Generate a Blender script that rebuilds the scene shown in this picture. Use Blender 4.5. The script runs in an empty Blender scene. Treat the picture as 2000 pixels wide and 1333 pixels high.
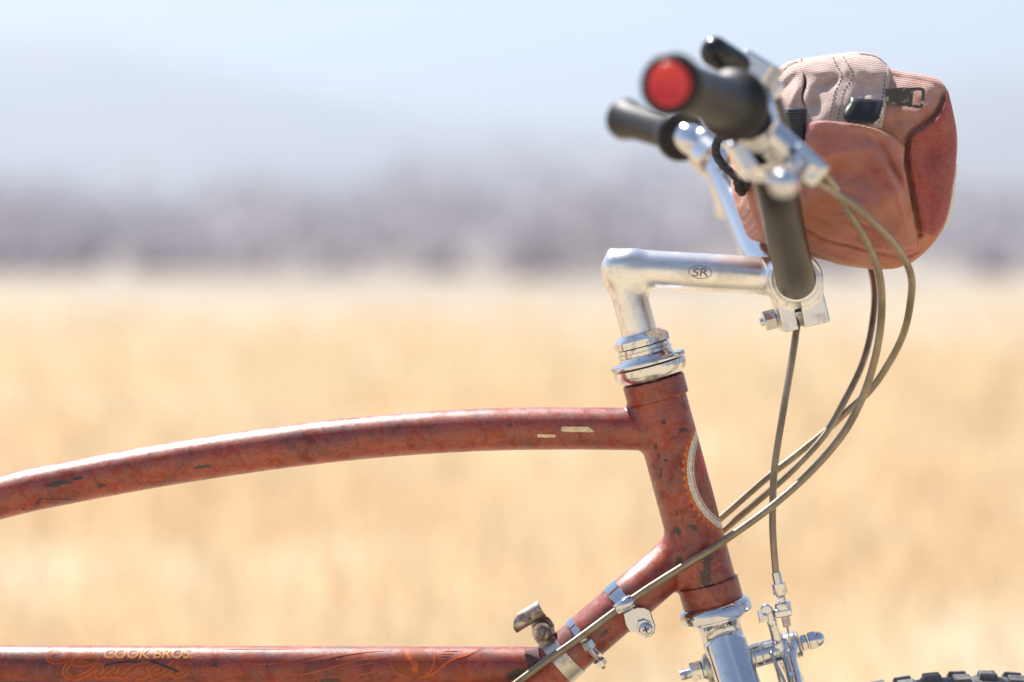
import bpy, bmesh, math, random
import numpy as np
from mathutils import Vector, Matrix, noise as mnoise

random.seed(7)
rng = np.random.default_rng(7)
C = bpy.context.scene.collection
SC = bpy.context.scene

# ------------------------------------------------------------------ camera
FPX = 2000 * 85.0 / 36.0                 # focal length in photo pixels
PITCH = math.radians(2.7)
CAM = np.array([0.0, -1.63, 0.968])
cam_data = bpy.data.cameras.new('camera')
cam_data.lens = 85.0
cam_data.sensor_width = 36.0
cam_data.clip_start = 0.05
cam_data.clip_end = 20000.0
cam_data.dof.use_dof = True
cam_data.dof.focus_distance = 1.607
cam_data.dof.aperture_fstop = 2.8
cam_data.dof.aperture_blades = 0
cam = bpy.data.objects.new('camera', cam_data)
cam.location = CAM
cam.rotation_euler = (math.pi / 2 - PITCH, 0, 0)
C.objects.link(cam)
SC.camera = cam

# ------------------------------------------------------------------ sky, sun, exposure
SUN_EL = math.radians(58.0)
SUN_ROT = math.radians(-36.0)            # from behind the bicycle, a little from the left
world = bpy.data.worlds.new('World')
SC.world = world
world.use_nodes = True
wn = world.node_tree
wn.nodes.clear()
w_out = wn.nodes.new('ShaderNodeOutputWorld')
w_bg = wn.nodes.new('ShaderNodeBackground')
w_sky = wn.nodes.new('ShaderNodeTexSky')
w_sky.sky_type = 'NISHITA'
w_sky.sun_disc = False
w_sky.sun_elevation = SUN_EL
w_sky.sun_rotation = SUN_ROT
w_sky.air_density = 1.0
w_sky.dust_density = 0.4
w_sky.ozone_density = 3.0
w_bg.inputs['Strength'].default_value = 0.06
wn.links.new(w_sky.outputs[0], w_bg.inputs['Color'])
wn.links.new(w_bg.outputs[0], w_out.inputs['Surface'])

sun_data = bpy.data.lights.new('sun', 'SUN')
sun_data.energy = 5.0
sun_data.angle = math.radians(0.55)
sun_data.color = (1.0, 0.955, 0.89)
sun = bpy.data.objects.new('sun', sun_data)
to_sun = Vector((math.sin(SUN_ROT) * math.cos(SUN_EL), math.cos(SUN_ROT) * math.cos(SUN_EL), math.sin(SUN_EL)))
sun.rotation_euler = to_sun.to_track_quat('Z', 'Y').to_euler()
sun.location = (0, 20, 40)
C.objects.link(sun)

SC.view_settings.view_transform = 'Standard'
SC.view_settings.look = 'None'
SC.view_settings.exposure = 1.12
SC.view_settings.gamma = 1.0
SC.view_settings.use_curve_mapping = False
SC.render.engine = 'CYCLES'
SC.cycles.use_denoising = True
SC.cycles.max_bounces = 8
SC.cycles.caustics_reflective = False
SC.cycles.caustics_refractive = False
SC.cycles.sample_clamp_indirect = 6.0

# ------------------------------------------------------------------ measuring helpers
_cp, _sp = math.cos(PITCH), math.sin(PITCH)
def P(px, py, y=0.0):
    """point of the photo at pixel (px,py) standing at depth y (metres from the bicycle's centre plane)"""
    u = (px - 1000.0) / FPX
    v = (666.5 - py) / FPX
    d = np.array([u, _cp + _sp * v, -_sp + _cp * v])
    return CAM + d * ((y - CAM[1]) / d[1])
def PA(pts, y=None):
    return [P(*p) if y is None else P(p[0], p[1], y) for p in pts]
K = float(np.linalg.norm(P(1400, 800) - P(1300, 800)) / 100.0)     # metres per pixel at the centre plane

# ------------------------------------------------------------------ object helpers
def wloc(o):
    v = Vector((0, 0, 0))
    while o is not None:
        v = v + o.location
        o = o.parent
    return v
def thing(name, label, cat, loc, group=None):
    o = bpy.data.objects.new(name, None)
    o.location = loc
    o.empty_display_size = 0.05
    o['label'] = label
    o['category'] = cat
    if group: o['group'] = group
    C.objects.link(o)
    return o
def mesh_obj(name, verts, faces, mat, parent=None, smooth=True, label=None, kind=None, normals=None, matidx=None):
    v = np.asarray(verts, dtype=float).reshape(-1, 3)
    c = (v.min(0) + v.max(0)) / 2
    me = bpy.data.meshes.new(name)
    me.from_pydata((v - c).tolist(), [], [tuple(int(i) for i in f) for f in faces])
    mats = mat if isinstance(mat, (list, tuple)) else [mat]
    for m in mats: me.materials.append(m)
    if matidx is not None: me.polygons.foreach_set('material_index', np.asarray(matidx, dtype=np.int32))
    me.polygons.foreach_set('use_smooth', np.full(len(me.polygons), bool(smooth)))
    me.validate()
    me.update()
    if normals is not None and smooth and len(normals) == len(me.vertices):
        me.normals_split_custom_set_from_vertices(np.asarray(normals).tolist())
    o = bpy.data.objects.new(name, me)
    C.objects.link(o)
    o.parent = parent
    o.location = Vector(c) - (wloc(parent) if parent else Vector((0, 0, 0)))
    if label: o['label'] = label
    if kind: o['kind'] = kind
    return o
def sharp(o, deg=35):
    """smooth shading with hard edges where faces meet at more than deg"""
    me = o.data
    bm = bmesh.new(); bm.from_mesh(me)
    for f in bm.faces: f.smooth = True
    lim = math.radians(deg)
    for e in bm.edges:
        e.smooth = not (len(e.link_faces) == 2 and e.calc_face_angle(0) > lim)
    bm.to_mesh(me); bm.free()
    return o
class MB:
    """collects pieces of ONE part"""
    def __init__(s): s.v = []; s.f = []; s.n = 0
    def add(s, v, f):
        v = np.asarray(v, dtype=float).reshape(-1, 3)
        s.v.append(v); s.f += [tuple(i + s.n for i in q) for q in f]; s.n += len(v)
        return s
    def build(s, name, mat, parent=None, smooth=True, deg=None, **kw):
        o = mesh_obj(name, np.vstack(s.v), s.f, mat, parent, smooth, **kw)
        if deg: sharp(o, deg)
        return o
def nrm(v):
    v = np.asarray(v, dtype=float)
    return v / max(np.linalg.norm(v), 1e-12)
def smooth_path(pts, n=12):
    p = np.asarray(pts, dtype=float)
    q = np.vstack([2 * p[0] - p[1], p, 2 * p[-1] - p[-2]])
    out = []
    for i in range(1, len(q) - 2):
        for t in np.linspace(0, 1, n, endpoint=False):
            a, b, c, d = q[i - 1], q[i], q[i + 1], q[i + 2]
            out.append(0.5 * ((2 * b) + (c - a) * t + (2 * a - 5 * b + 4 * c - d) * t * t + (3 * b - a - 3 * c + d) * t ** 3))
    out.append(p[-1])
    return np.array(out)
def resample(path, step):
    p = np.asarray(path); d = np.r_[0, np.cumsum(np.linalg.norm(np.diff(p, axis=0), axis=1))]
    n = max(2, int(round(d[-1] / step)) + 1)
    s = np.linspace(0, d[-1], n)
    return np.stack([np.interp(s, d, p[:, k]) for k in range(p.shape[1])], 1)
def frames(p):
    t = np.gradient(p, axis=0)
    t /= np.linalg.norm(t, axis=1)[:, None]
    ref = np.array([0, 1.0, 0]) if abs(t[0][1]) < 0.9 else np.array([1.0, 0, 0])
    n = nrm(np.cross(t[0], ref)); N = [n]
    for i in range(1, len(p)):
        n = n - t[i] * np.dot(n, t[i]); n = nrm(n); N.append(n)
    N = np.array(N)
    return t, N, np.cross(t, N)
def tube(path, r, seg=20, cap=True, sy=1.0):
    """swept round tube; r a number or one per point"""
    p = np.asarray(path, dtype=float)
    t, N, B = frames(p)
    r = np.broadcast_to(np.asarray(r, dtype=float), (len(p),))
    a = np.linspace(0, 2 * math.pi, seg, endpoint=False)
    ring = p[:, None, :] + r[:, None, None] * (np.cos(a)[None, :, None] * N[:, None, :] + sy * np.sin(a)[None, :, None] * B[:, None, :])
    v = ring.reshape(-1, 3)
    f = []
    for i in range(len(p) - 1):
        for j in range(seg):
            k = (j + 1) % seg
            f.append((i * seg + j, i * seg + k, (i + 1) * seg + k, (i + 1) * seg + j))
    if cap:
        f.append(tuple(range(seg - 1, -1, -1)))
        f.append(tuple((len(p) - 1) * seg + j for j in range(seg)))
    return v, f
def lathe(o, axis, prof, seg=40, rfun=None, cap=True):
    """prof = [(distance along axis, radius)]; rfun(angle array, i) scales the radius (hexagons, knurls)"""
    o = np.asarray(o, dtype=float); ax = nrm(axis)
    ref = np.array([0, 1.0, 0]) if abs(ax[1]) < 0.9 else np.array([1.0, 0, 0])
    n = nrm(np.cross(ax, ref)); b = np.cross(ax, n)
    a = np.linspace(0, 2 * math.pi, seg, endpoint=False)
    if prof[-1][0] < prof[0][0]: prof = prof[::-1]
    v = []
    for i, (d, r) in enumerate(prof):
        rr = r * (rfun(a, i) if rfun else np.ones(seg))
        v.append(o + ax * d + rr[:, None] * (np.cos(a)[:, None] * n + np.sin(a)[:, None] * b))
    m = len(prof)
    f = []
    for i in range(m - 1):
        for j in range(seg):
            k = (j + 1) % seg
            f.append((i * seg + j, i * seg + k, (i + 1) * seg + k, (i + 1) * seg + j))
    if cap:
        f.append(tuple(range(seg - 1, -1, -1)))
        f.append(tuple((m - 1) * seg + j for j in range(seg)))
    return np.vstack(v), f
def hexr(a, rot=0.0):
    s = math.pi / 3
    return 1.0 / np.cos(((a + rot) % s) - s / 2)
def hexnut(o, axis, af, h, rot=0.0, chamfer=0.12):
    """hexagon nut: af = half the width across flats"""
    seg = 6
    o = np.asarray(o, float); ax = nrm(axis)
    ref = np.array([0, 1.0, 0]) if abs(ax[1]) < 0.9 else np.array([1.0, 0, 0])
    n = nrm(np.cross(ax, ref)); b = np.cross(ax, n)
    R = af / math.cos(math.pi / 6)
    a = np.arange(6) * math.pi / 3 + rot
    c = chamfer * af * 2
    v = []
    for d, r in ((0, af * 0.97), (c * 0.5, R), (h - c * 0.5, R), (h, af * 0.97)):
        v.append(o + ax * d + r * (np.cos(a)[:, None] * n + np.sin(a)[:, None] * b))
    f = []
    for i in range(3):
        for j in range(6):
            k = (j + 1) % 6
            f.append((i * 6 + j, i * 6 + k, (i + 1) * 6 + k, (i + 1) * 6 + j))
    f.append(tuple(range(5, -1, -1))); f.append(tuple(18 + j for j in range(6)))
    return np.vstack(v), f
def thread(o, axis, r, h, pitch, seg=18):
    n = int(h / pitch)
    prof = []
    for i in range(n):
        prof += [(i * pitch, r * 0.86), (i * pitch + pitch * 0.5, r)]
    prof.append((n * pitch, r * 0.86))
    return lathe(o, axis, prof, seg)
def plate(poly_px, y0, y1, bevel=0.0):
    """polygon in photo pixels as a flat plate between depths y0 (towards the viewer) and y1"""
    pp = np.array(poly_px, dtype=float)
    n = len(pp)
    if bevel > 0:
        c = pp.mean(0); q = c + (pp - c) * (1 - bevel)
        rings = [[P(a, b, y0) for a, b in q], [P(a, b, y0 + abs(y1 - y0) * 0.25) for a, b in pp], [P(a, b, y1) for a, b in pp]]
    else:
        rings = [[P(a, b, y0) for a, b in pp], [P(a, b, y1) for a, b in pp]]
    v = np.array([x for r in rings for x in r]); m = len(rings)
    f = []
    for i in range(m - 1):
        for j in range(n):
            k = (j + 1) % n
            f.append((i * n + j, i * n + k, (i + 1) * n + k, (i + 1) * n + j))
    f.append(tuple(range(n - 1, -1, -1))); f.append(tuple((m - 1) * n + j for j in range(n)))
    return v, f

# ------------------------------------------------------------------ distance-field modelling (forged and filleted metal)
def sd_seg(p, a, b, ra, rb=None):
    a = np.asarray(a); b = np.asarray(b); rb = ra if rb is None else rb
    ba = b - a; h = np.clip(((p - a) @ ba) / (ba @ ba), 0, 1)
    return np.linalg.norm(p - a - h[:, None] * ba, axis=1) - (ra + (rb - ra) * h)
def sd_cyl(p, a, b, r, rnd=0.0):
    a = np.asarray(a); b = np.asarray(b)
    L = np.linalg.norm(b - a); ax = (b - a) / L
    t = (p - a) @ ax
    d = np.linalg.norm(p - a - t[:, None] * ax, axis=1) - (r - rnd)
    e = np.abs(t - L / 2) - (L / 2 - rnd)
    return np.minimum(np.maximum(d, e), 0) + np.sqrt(np.maximum(d, 0) ** 2 + np.maximum(e, 0) ** 2) - rnd
def sd_box(p, c, ax, half, rnd=0.0):
    q = (p - np.asarray(c)) @ np.asarray(ax).T
    d = np.abs(q) - (np.asarray(half) - rnd)
    return np.linalg.norm(np.maximum(d, 0), axis=1) + np.minimum(d.max(1), 0) - rnd
def smin(a, b, k):
    h = np.maximum(k - np.abs(a - b), 0) / k
    return np.minimum(a, b) - h * h * k * 0.25
def nets(f, lo, hi, step):
    """surface nets over a sampled distance field -> vertices, quads, normals"""
    lo = np.asarray(lo, float); hi = np.asarray(hi, float)
    n = np.maximum(np.ceil((hi - lo) / step).astype(int) + 1, 3)
    ax = [lo[i] + step * np.arange(n[i]) for i in range(3)]
    G = np.stack(np.meshgrid(*ax, indexing='ij'), -1).reshape(-1, 3)
    val = np.concatenate([f(G[i:i + 300000]) for i in range(0, len(G), 300000)]).reshape(n)
    ins = val < 0
    cn = n - 1
    cnt = np.zeros(cn); acc = np.zeros(tuple(cn) + (3,))
    corners = [(i, j, k) for i in (0, 1) for j in (0, 1) for k in (0, 1)]
    def sl(c, A): return A[c[0]:c[0] + cn[0], c[1]:c[1] + cn[1], c[2]:c[2] + cn[2]]
    for a in corners:
        for d in range(3):
            if a[d]: continue
            b = list(a); b[d] = 1; b = tuple(b)
            m = sl(a, ins) != sl(b, ins)
            va, vb = sl(a, val), sl(b, val)
            t = np.where(m, va / np.where(m, va - vb, 1), 0)
            off = np.zeros(tuple(cn) + (3,)); off[...] = a; off[..., d] += t
            acc += off * m[..., None]; cnt += m
    act = cnt > 0
    idx = np.full(tuple(cn), -1); idx[act] = np.arange(act.sum())
    base = np.argwhere(act)
    V = lo + step * (base + acc[act] / cnt[act][:, None])
    F = []
    for d in range(3):
        e, g = (d + 1) % 3, (d + 2) % 3
        s0 = [slice(None)] * 3; s1 = [slice(None)] * 3
        s0[d] = slice(0, n[d] - 1); s1[d] = slice(1, n[d])
        ch = ins[tuple(s0)] != ins[tuple(s1)]
        w = np.argwhere(ch)
        w = w[(w[:, e] > 0) & (w[:, g] > 0) & (w[:, e] < cn[e]) & (w[:, g] < cn[g])]
        def cell(de, dg):
            q = w.copy(); q[:, e] -= de; q[:, g] -= dg
            return idx[q[:, 0], q[:, 1], q[:, 2]]
        quad = np.stack([cell(1, 1), cell(0, 1), cell(0, 0), cell(1, 0)], 1)
        flip = ~ins[tuple(w.T)]
        quad[flip] = quad[flip][:, ::-1]
        F.append(quad[(quad >= 0).all(1)])
    F = np.vstack(F)
    h = step * 0.35
    N = np.stack([f(V + np.eye(3)[k] * h) - f(V - np.eye(3)[k] * h) for k in range(3)], 1)
    N /= np.maximum(np.linalg.norm(N, axis=1), 1e-9)[:, None]
    for _ in range(2):                                # pull the vertices onto the surface
        V = V - N * np.clip(f(V), -step * .5, step * .5)[:, None]
    N = np.stack([f(V + np.eye(3)[k] * h) - f(V - np.eye(3)[k] * h) for k in range(3)], 1)
    N /= np.maximum(np.linalg.norm(N, axis=1), 1e-9)[:, None]
    return V, F, N
def sdf_obj(name, f, lo, hi, step, mat, parent, **kw):
    V, F, N = nets(f, lo, hi, step)
    return mesh_obj(name, V, F, mat, parent, True, normals=N, **kw)

# ------------------------------------------------------------------ materials
class NT:
    def __init__(s, name):
        s.m = bpy.data.materials.new(name); s.m.use_nodes = True
        s.t = s.m.node_tree; s.t.nodes.clear()
        s.out = s.n('ShaderNodeOutputMaterial')
        s.b = s.n('ShaderNodeBsdfPrincipled')
        s.l(s.b.outputs[0], s.out.inputs['Surface'])
        s._pos = None
    def n(s, t, **kw):
        x = s.t.nodes.new(t)
        for k, v in kw.items(): setattr(x, k, v)
        return x
    def l(s, a, b): s.t.links.new(a, b)
    def pos(s):
        if s._pos is None: s._pos = s.n('ShaderNodeNewGeometry').outputs['Position']
        return s._pos
    def set(s, k, v):
        i = s.b.inputs[k]
        if hasattr(v, 'is_linked') or hasattr(v, 'links'): s.l(v, i)
        else: i.default_value = v if not (isinstance(v, tuple) and len(v) == 3 and len(i.default_value) == 4) else v + (1,)
        return s
    def noise(s, scale, detail=4, rough=0.55, vec=None, dist=0.0):
        x = s.n('ShaderNodeTexNoise'); x.inputs['Scale'].default_value = scale
        x.inputs['Detail'].default_value = detail; x.inputs['Roughness'].default_value = rough
        x.inputs['Distortion'].default_value = dist
        s.l(vec if vec is not None else s.pos(), x.inputs['Vector'])
        return x.outputs['Fac']
    def ramp(s, fac, stops, mode='LINEAR'):
        x = s.n('ShaderNodeValToRGB'); x.color_ramp.interpolation = mode
        e = x.color_ramp.elements
        while len(e) < len(stops): e.new(0.5)
        for i, (p, c) in enumerate(stops):
            e[i].position = p; e[i].color = (c + (1,)) if isinstance(c, tuple) else (c, c, c, 1)
        s.l(fac, x.inputs[0]); return x.outputs[0]
    def mix(s, fac, a, b, mode='MIX'):
        x = s.n('ShaderNodeMix', data_type='RGBA', blend_type=mode)
        for k, v in ((0, fac), (6, a), (7, b)):
            if hasattr(v, 'links'): s.l(v, x.inputs[k])
            else: x.inputs[k].default_value = v if not isinstance(v, tuple) else v + (1,)
        return x.outputs[2]
    def math(s, op, a, b=None, c=None):
        x = s.n('ShaderNodeMath', operation=op)
        for k, v in ((0, a), (1, b), (2, c)):
            if v is None: continue
            if hasattr(v, 'links'): s.l(v, x.inputs[k])
            else: x.inputs[k].default_value = v
        return x.outputs[0]
    def bump(s, h, strength=0.3, dist=0.001, prev=None):
        x = s.n('ShaderNodeBump'); x.inputs['Strength'].default_value = strength; x.inputs['Distance'].default_value = dist
        s.l(h, x.inputs['Height'])
        if prev is not None: s.l(prev, x.inputs['Normal'])
        s.l(x.outputs[0], s.b.inputs['Normal'])
        return x.outputs[0]
    def mapped(s, scale=(1, 1, 1), rot=(0, 0, 0), loc=(0, 0, 0), kind='POINT'):
        x = s.n('ShaderNodeMapping', vector_type=kind)
        x.inputs['Scale'].default_value = scale; x.inputs['Rotation'].default_value = rot; x.inputs['Location'].default_value = loc
        s.l(s.pos(), x.inputs['Vector']); return x.outputs[0]
    def sep(s, v=None):
        x = s.n('ShaderNodeSeparateXYZ'); s.l(v if v is not None else s.pos(), x.inputs[0]); return x.outputs
def srgb(r, g, b):
    f = lambda c: (c / 255 / 12.92) if c / 255 <= 0.04045 else ((c / 255 + 0.055) / 1.055) ** 2.4
    return (f(r), f(g), f(b))
def simple(name, col, rough=0.5, metal=0.0, spec=0.5, var=0.0, vs=60, bump=0.0, bs=400, bd=0.0005):
    m = NT(name)
    if var > 0:
        f = m.noise(vs, 5, 0.6)
        lo = tuple(max(0, c * (1 - var)) for c in col); hi = tuple(min(1, c * (1 + var)) for c in col)
        m.set('Base Color', m.ramp(f, [(0.3, lo), (0.7, hi)]))
    else: m.set('Base Color', col)
    m.set('Roughness', rough); m.set('Metallic', metal); m.set('Specular IOR Level', spec)
    if bump > 0: m.bump(m.noise(bs, 4), bump, bd)
    return m.m

def chip_mask(m, chips):
    """places where paint is gone: irregular spots at given points, in metres"""
    tot = None
    jit = m.noise(420, 4, 0.6)
    for (px, py, rx, ry, ang) in chips:
        c = P(px, py, 0)
        v = m.mapped(scale=(rx * K, 1.0, ry * K), rot=(0, math.radians(ang), 0), loc=(c[0], 0, c[2]), kind='TEXTURE')
        x = m.n('ShaderNodeVectorMath', operation='LENGTH'); m.l(v, x.inputs[0])
        tot = x.outputs['Value'] if tot is None else m.math('MINIMUM', tot, x.outputs['Value'])
    d = m.math('ADD', tot, m.math('MULTIPLY', m.math('SUBTRACT', jit, 0.5), 2.4))
    return m.ramp(d, [(0.86, 1.0), (0.98, 0.0)])

def make_paint(name, chips, coat=0.9):
    """old red-orange frame paint: sun-bleached, with dull patches, pits and bare steel chips"""
    m = NT(name)
    a = m.noise(38, 6, 0.62, dist=0.4)
    col = m.ramp(a, [(0.28, srgb(88, 26, 16)), (0.44, srgb(126, 38, 18)), (0.58, srgb(154, 56, 16)), (0.74, srgb(118, 38, 22))])
    b = m.noise(95, 6, 0.7, dist=0.6)
    col = m.mix(m.ramp(b, [(0.51, 0.0), (0.65, 0.5)]), col, srgb(78, 38, 32))
    br = m.noise(70, 5, 0.7, vec=m.mapped(loc=(3, 1, 7)), dist=1.0)
    col = m.mix(m.ramp(br, [(0.58, 0.0), (0.70, 0.7)]), col, srgb(172, 48, 18))
    # fine pepper pits
    pit = m.noise(900, 3, 0.6)
    big = m.noise(160, 3, 0.6, vec=m.mapped(loc=(9, 4, 2)))
    pits = m.math('MULTIPLY', m.ramp(pit, [(0.60, 0.0), (0.68, 1.0)]), m.ramp(big, [(0.45, 0.15), (0.65, 1.0)]))
    col = m.mix(m.math('MULTIPLY', pits, 0.55), col, srgb(60, 34, 32))
    # chalky bloom
    fd = m.noise(30, 5, 0.7, vec=m.mapped(loc=(1, 8, 3)), dist=0.5)
    col = m.mix(m.ramp(fd, [(0.5, 0.0), (0.8, 0.2)]), col, srgb(150, 76, 66))
    chip2 = m.ramp(m.noise(120, 5, 0.65, vec=m.mapped(loc=(5, 5, 5)), dist=0.8), [(0.695, 0.0), (0.71, 1.0)])
    if chips:
        ch = m.math('MAXIMUM', chip_mask(m, chips), m.math('MULTIPLY', chip2, 0.9))
    else: ch = chip2
    col = m.mix(ch, col, srgb(70, 54, 48))
    m.set('Base Color', col)
    m.set('Roughness', m.ramp(b, [(0.3, 0.30), (0.7, 0.46)]))
    m.set('Specular IOR Level', 0.45)
    grain = m.ramp(m.noise(520, 5, 0.75), [(0.38, 0.45 * coat), (0.54, coat)])
    blot = m.ramp(m.noise(85, 5, 0.7, vec=m.mapped(loc=(2, 6, 9)), dist=0.8), [(0.40, 0.25), (0.52, 1.0)])
    m.set('Coat Weight', m.math('MULTIPLY', m.math('MULTIPLY', grain, blot), m.math('SUBTRACT', 1.0, m.math('MULTIPLY', ch, 0.8)))); m.set('Coat Roughness', 0.54); m.set('Coat IOR', 1.75)
    h = m.math('SUBTRACT', m.math('ADD', m.math('MULTIPLY', m.noise(600, 4, 0.7), 0.5), m.math('MULTIPLY', m.noise(1800, 2), 0.25)), m.math('MULTIPLY', m.math('ADD', ch, pits), 0.5))
    m.bump(h, 0.6, 0.0005)
    return m.m

def metal(name, col, rough, grime=0.25, gcol=(80, 66, 52), scratch=0.15, gs=70, thr=0.52, spk=0.66):
    m = NT(name)
    g = m.noise(gs, 6, 0.7, dist=0.5)
    sp = m.noise(gs * 9, 4, 0.7)
    gm = m.math('MULTIPLY', m.ramp(g, [(thr, 0.0), (thr + 0.18, 1.0)]), grime)
    spm = m.math('MULTIPLY', m.ramp(sp, [(spk, 0.0), (spk + 0.06, 1.0)]), min(1, grime * 2.0))
    t = m.math('MINIMUM', m.math('ADD', gm, spm), 1.0)
    m.set('Base Color', m.mix(t, col, srgb(*gcol)))
    m.set('Metallic', m.math('SUBTRACT', 1.0, m.math('MULTIPLY', t, 0.8)))
    m.set('Roughness', m.math('ADD', rough, m.math('MULTIPLY', t, 0.35)))
    m.bump(m.noise(1200, 3), scratch, 0.0003)
    return m.m

M = {}
CH_HEAD = [(1378, 1085, 9, 26, 8), (1374, 1122, 12, 20, -10), (1318, 1032, 9, 8, 30), (1285, 886, 3.2, 8, -12), (1297, 894, 4, 4, 0),
           (1288, 921, 3, 10, 8), (1330, 836, 8, 4, -20), (1293, 820, 5, 5, 0), (1318, 996, 2.2, 6, 0), (1322, 1092, 6, 14, 20),
           (1278, 868, 3, 6, 15), (1350, 1024, 10, 5, 35)]
CH_TOP = [(122, 940, 26, 6, -12), (205, 944, 8, 5, 0), (83, 975, 12, 3, -50), (120, 972, 36, 1.6, 2), (400, 908, 16, 4, -8), (160, 930, 12, 4, -10), (52, 992, 5, 3, 0), (998, 826, 4, 3, 0)]
CH_LOW = [(645, 1323, 24, 4.5, 0), (1010, 1310, 26, 10, -20), (1040, 1322, 22, 10, -10), (60, 1327, 90, 3, 0), (210, 1327, 50, 2.5, 0), (525, 1294, 3, 6, -10), (425, 1292, 6, 4, 0)]
CH_DOWN = [(1195, 1262, 22, 7, -42), (1160, 1290, 14, 5, -42), (1180, 1228, 14, 4, -42), (1225, 1238, 10, 4, -42)]
M['paint_head'] = make_paint('worn_red_paint_head', CH_HEAD)
M['paint_top'] = make_paint('worn_red_paint_top', CH_TOP)
M['paint_low'] = make_paint('worn_red_paint_low', CH_LOW, 0.6)
M['paint_down'] = make_paint('worn_red_paint_down', CH_DOWN)
M['chrome'] = metal('chrome', (0.62, 0.635, 0.67), 0.07, 0.25, scratch=0.02)
M['chrome_worn'] = metal('pitted_chrome', (0.70, 0.70, 0.72), 0.12, 0.8, (62, 48, 38), 0.05, 110, 0.54, 0.63)
M['alloy'] = metal('brushed_alloy', (0.80, 0.80, 0.80), 0.32, 0.30, (112, 96, 84), 0.03, 70, 0.50, 0.63)
M['alloy_bright'] = metal('polished_alloy', (0.70, 0.71, 0.74), 0.17, 0.12, (120, 106, 92), 0.06, 80)
M['steel'] = metal('dull_steel', (0.56, 0.53, 0.49), 0.34, 0.45, (92, 74, 56), 0.2, 80)
M['rusty'] = metal('rusty_plated_steel', (0.50, 0.46, 0.42), 0.32, 0.95, (92, 58, 34), 0.3, 95, 0.40, 0.60)
M['bar_dark_reflection'] = simple('painted_dark_bar_reflection', (0.008, 0.009, 0.011), 0.34, spec=0.18, var=0.3, vs=120)  # dark reflection on the near chrome bar, painted as a black base colour
M['rubber'] = simple('black_grip_rubber', (0.012, 0.012, 0.013), 0.50, spec=0.4, bump=0.15, bs=900, bd=0.0003)
M['black_gloss'] = simple('black_glossy_plastic', (0.012, 0.013, 0.016), 0.22, bump=0.05, bs=300)
M['red_plastic'] = simple('red_plug_plastic', srgb(222, 58, 60), 0.36, var=0.08)
M['tyre_rubber'] = simple('dusty_tyre_rubber', (0.085, 0.085, 0.09), 0.55, var=0.5, vs=300, bump=0.4, bs=700, bd=0.0006)
M['dirt_line'] = simple('dirt_filled_engraving', srgb(136, 124, 120), 0.6)
M['cream'] = simple('cream_label_paper', srgb(226, 200, 158), 0.65, var=0.2, vs=260)
M['decal_orange'] = simple('faded_orange_print', srgb(190, 84, 26), 0.45, var=0.25, vs=160)
M['decal_ochre'] = simple('faded_ochre_print', srgb(142, 64, 24), 0.45, var=0.25, vs=160)
M['decal_pale'] = simple('pale_gold_print', srgb(200, 132, 72), 0.45, var=0.2, vs=200)
M['decal_faint'] = simple('ghost_gold_print', srgb(178, 84, 40), 0.45, var=0.2, vs=200)
M['decal_dark'] = simple('dark_scrape', srgb(58, 50, 50), 0.6, var=0.2, vs=300)
M['decal_white'] = simple('silver_white_print', srgb(216, 200, 184), 0.42, var=0.3, vs=500)
M['decal_rim'] = simple('orange_tyre_edge_print', srgb(200, 100, 34), 0.42, var=0.25, vs=300)
M['decal_brown'] = simple('tan_decal_ground', srgb(140, 82, 62), 0.42, var=0.2, vs=240)
M['decal_red'] = simple('bright_red_print', srgb(180, 44, 36), 0.4, var=0.15, vs=240)
M['decal_line'] = simple('brown_decal_line', srgb(128, 70, 52), 0.45)
M['wire'] = metal('spring_wire', (0.55, 0.54, 0.53), 0.22, 0.2)
M['shim'] = simple('dark_cracked_rubber_shim', srgb(92, 58, 58), 0.6, var=0.35, vs=300, bump=0.5, bs=500)

# ================================================================== SETTING
def setting(o, kind='structure'):
    o['kind'] = kind
    return o
# --- ground: one sheet of dry grassland, gently uneven, denser mesh near the bicycle
m = NT('dry_grassland')
g1 = m.noise(0.35, 5, 0.6); g2 = m.noise(2.2, 6, 0.65); g3 = m.noise(18, 6, 0.7); g4 = m.noise(0.06, 3, 0.6)
col = m.ramp(g1, [(0.30, srgb(176, 154, 122)), (0.48, srgb(182, 165, 137)), (0.62, srgb(186, 162, 124)), (0.78, srgb(174, 166, 132))])
col = m.mix(m.ramp(g2, [(0.42, 0.0), (0.7, 0.55)]), col, srgb(190, 176, 160))
col = m.mix(m.ramp(g3, [(0.55, 0.0), (0.75, 0.4)]), col, srgb(160, 134, 104))
col = m.mix(m.ramp(g4, [(0.45, 0.0), (0.7, 0.45)]), col, srgb(176, 170, 154))
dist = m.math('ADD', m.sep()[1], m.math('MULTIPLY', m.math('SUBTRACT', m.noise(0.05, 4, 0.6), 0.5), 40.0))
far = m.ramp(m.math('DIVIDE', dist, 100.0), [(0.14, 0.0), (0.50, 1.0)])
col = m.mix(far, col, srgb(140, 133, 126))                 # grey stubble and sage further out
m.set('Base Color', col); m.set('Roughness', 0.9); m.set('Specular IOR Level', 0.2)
m.bump(m.noise(30, 6, 0.7), 0.6, 0.02)
def axis_grid(lim, near, nn, nf):
    a = np.linspace(-near, near, nn)
    b = near * (lim / near) ** np.linspace(0, 1, nf)[1:]
    return np.r_[-b[::-1], a, b]
gx = axis_grid(3450, 30, 61, 22); gy = axis_grid(3450, 30, 61, 22)
XX, YY = np.meshgrid(gx, gy, indexing='ij')
d0 = np.hypot(XX, YY)
ZZ = 0.05 * (np.sin(XX * .31 + 1) * np.cos(YY * .23) + .5 * np.sin(XX * .9 + YY * .7)) * np.clip((d0 - 2.5) / 6, 0, 1) * np.clip(60 / np.maximum(d0, 1), 0, 1)
ZZ -= 0.05 * np.clip((d0 - 2.5) / 6, 0, 1)
nx, ny = len(gx), len(gy)
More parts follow.
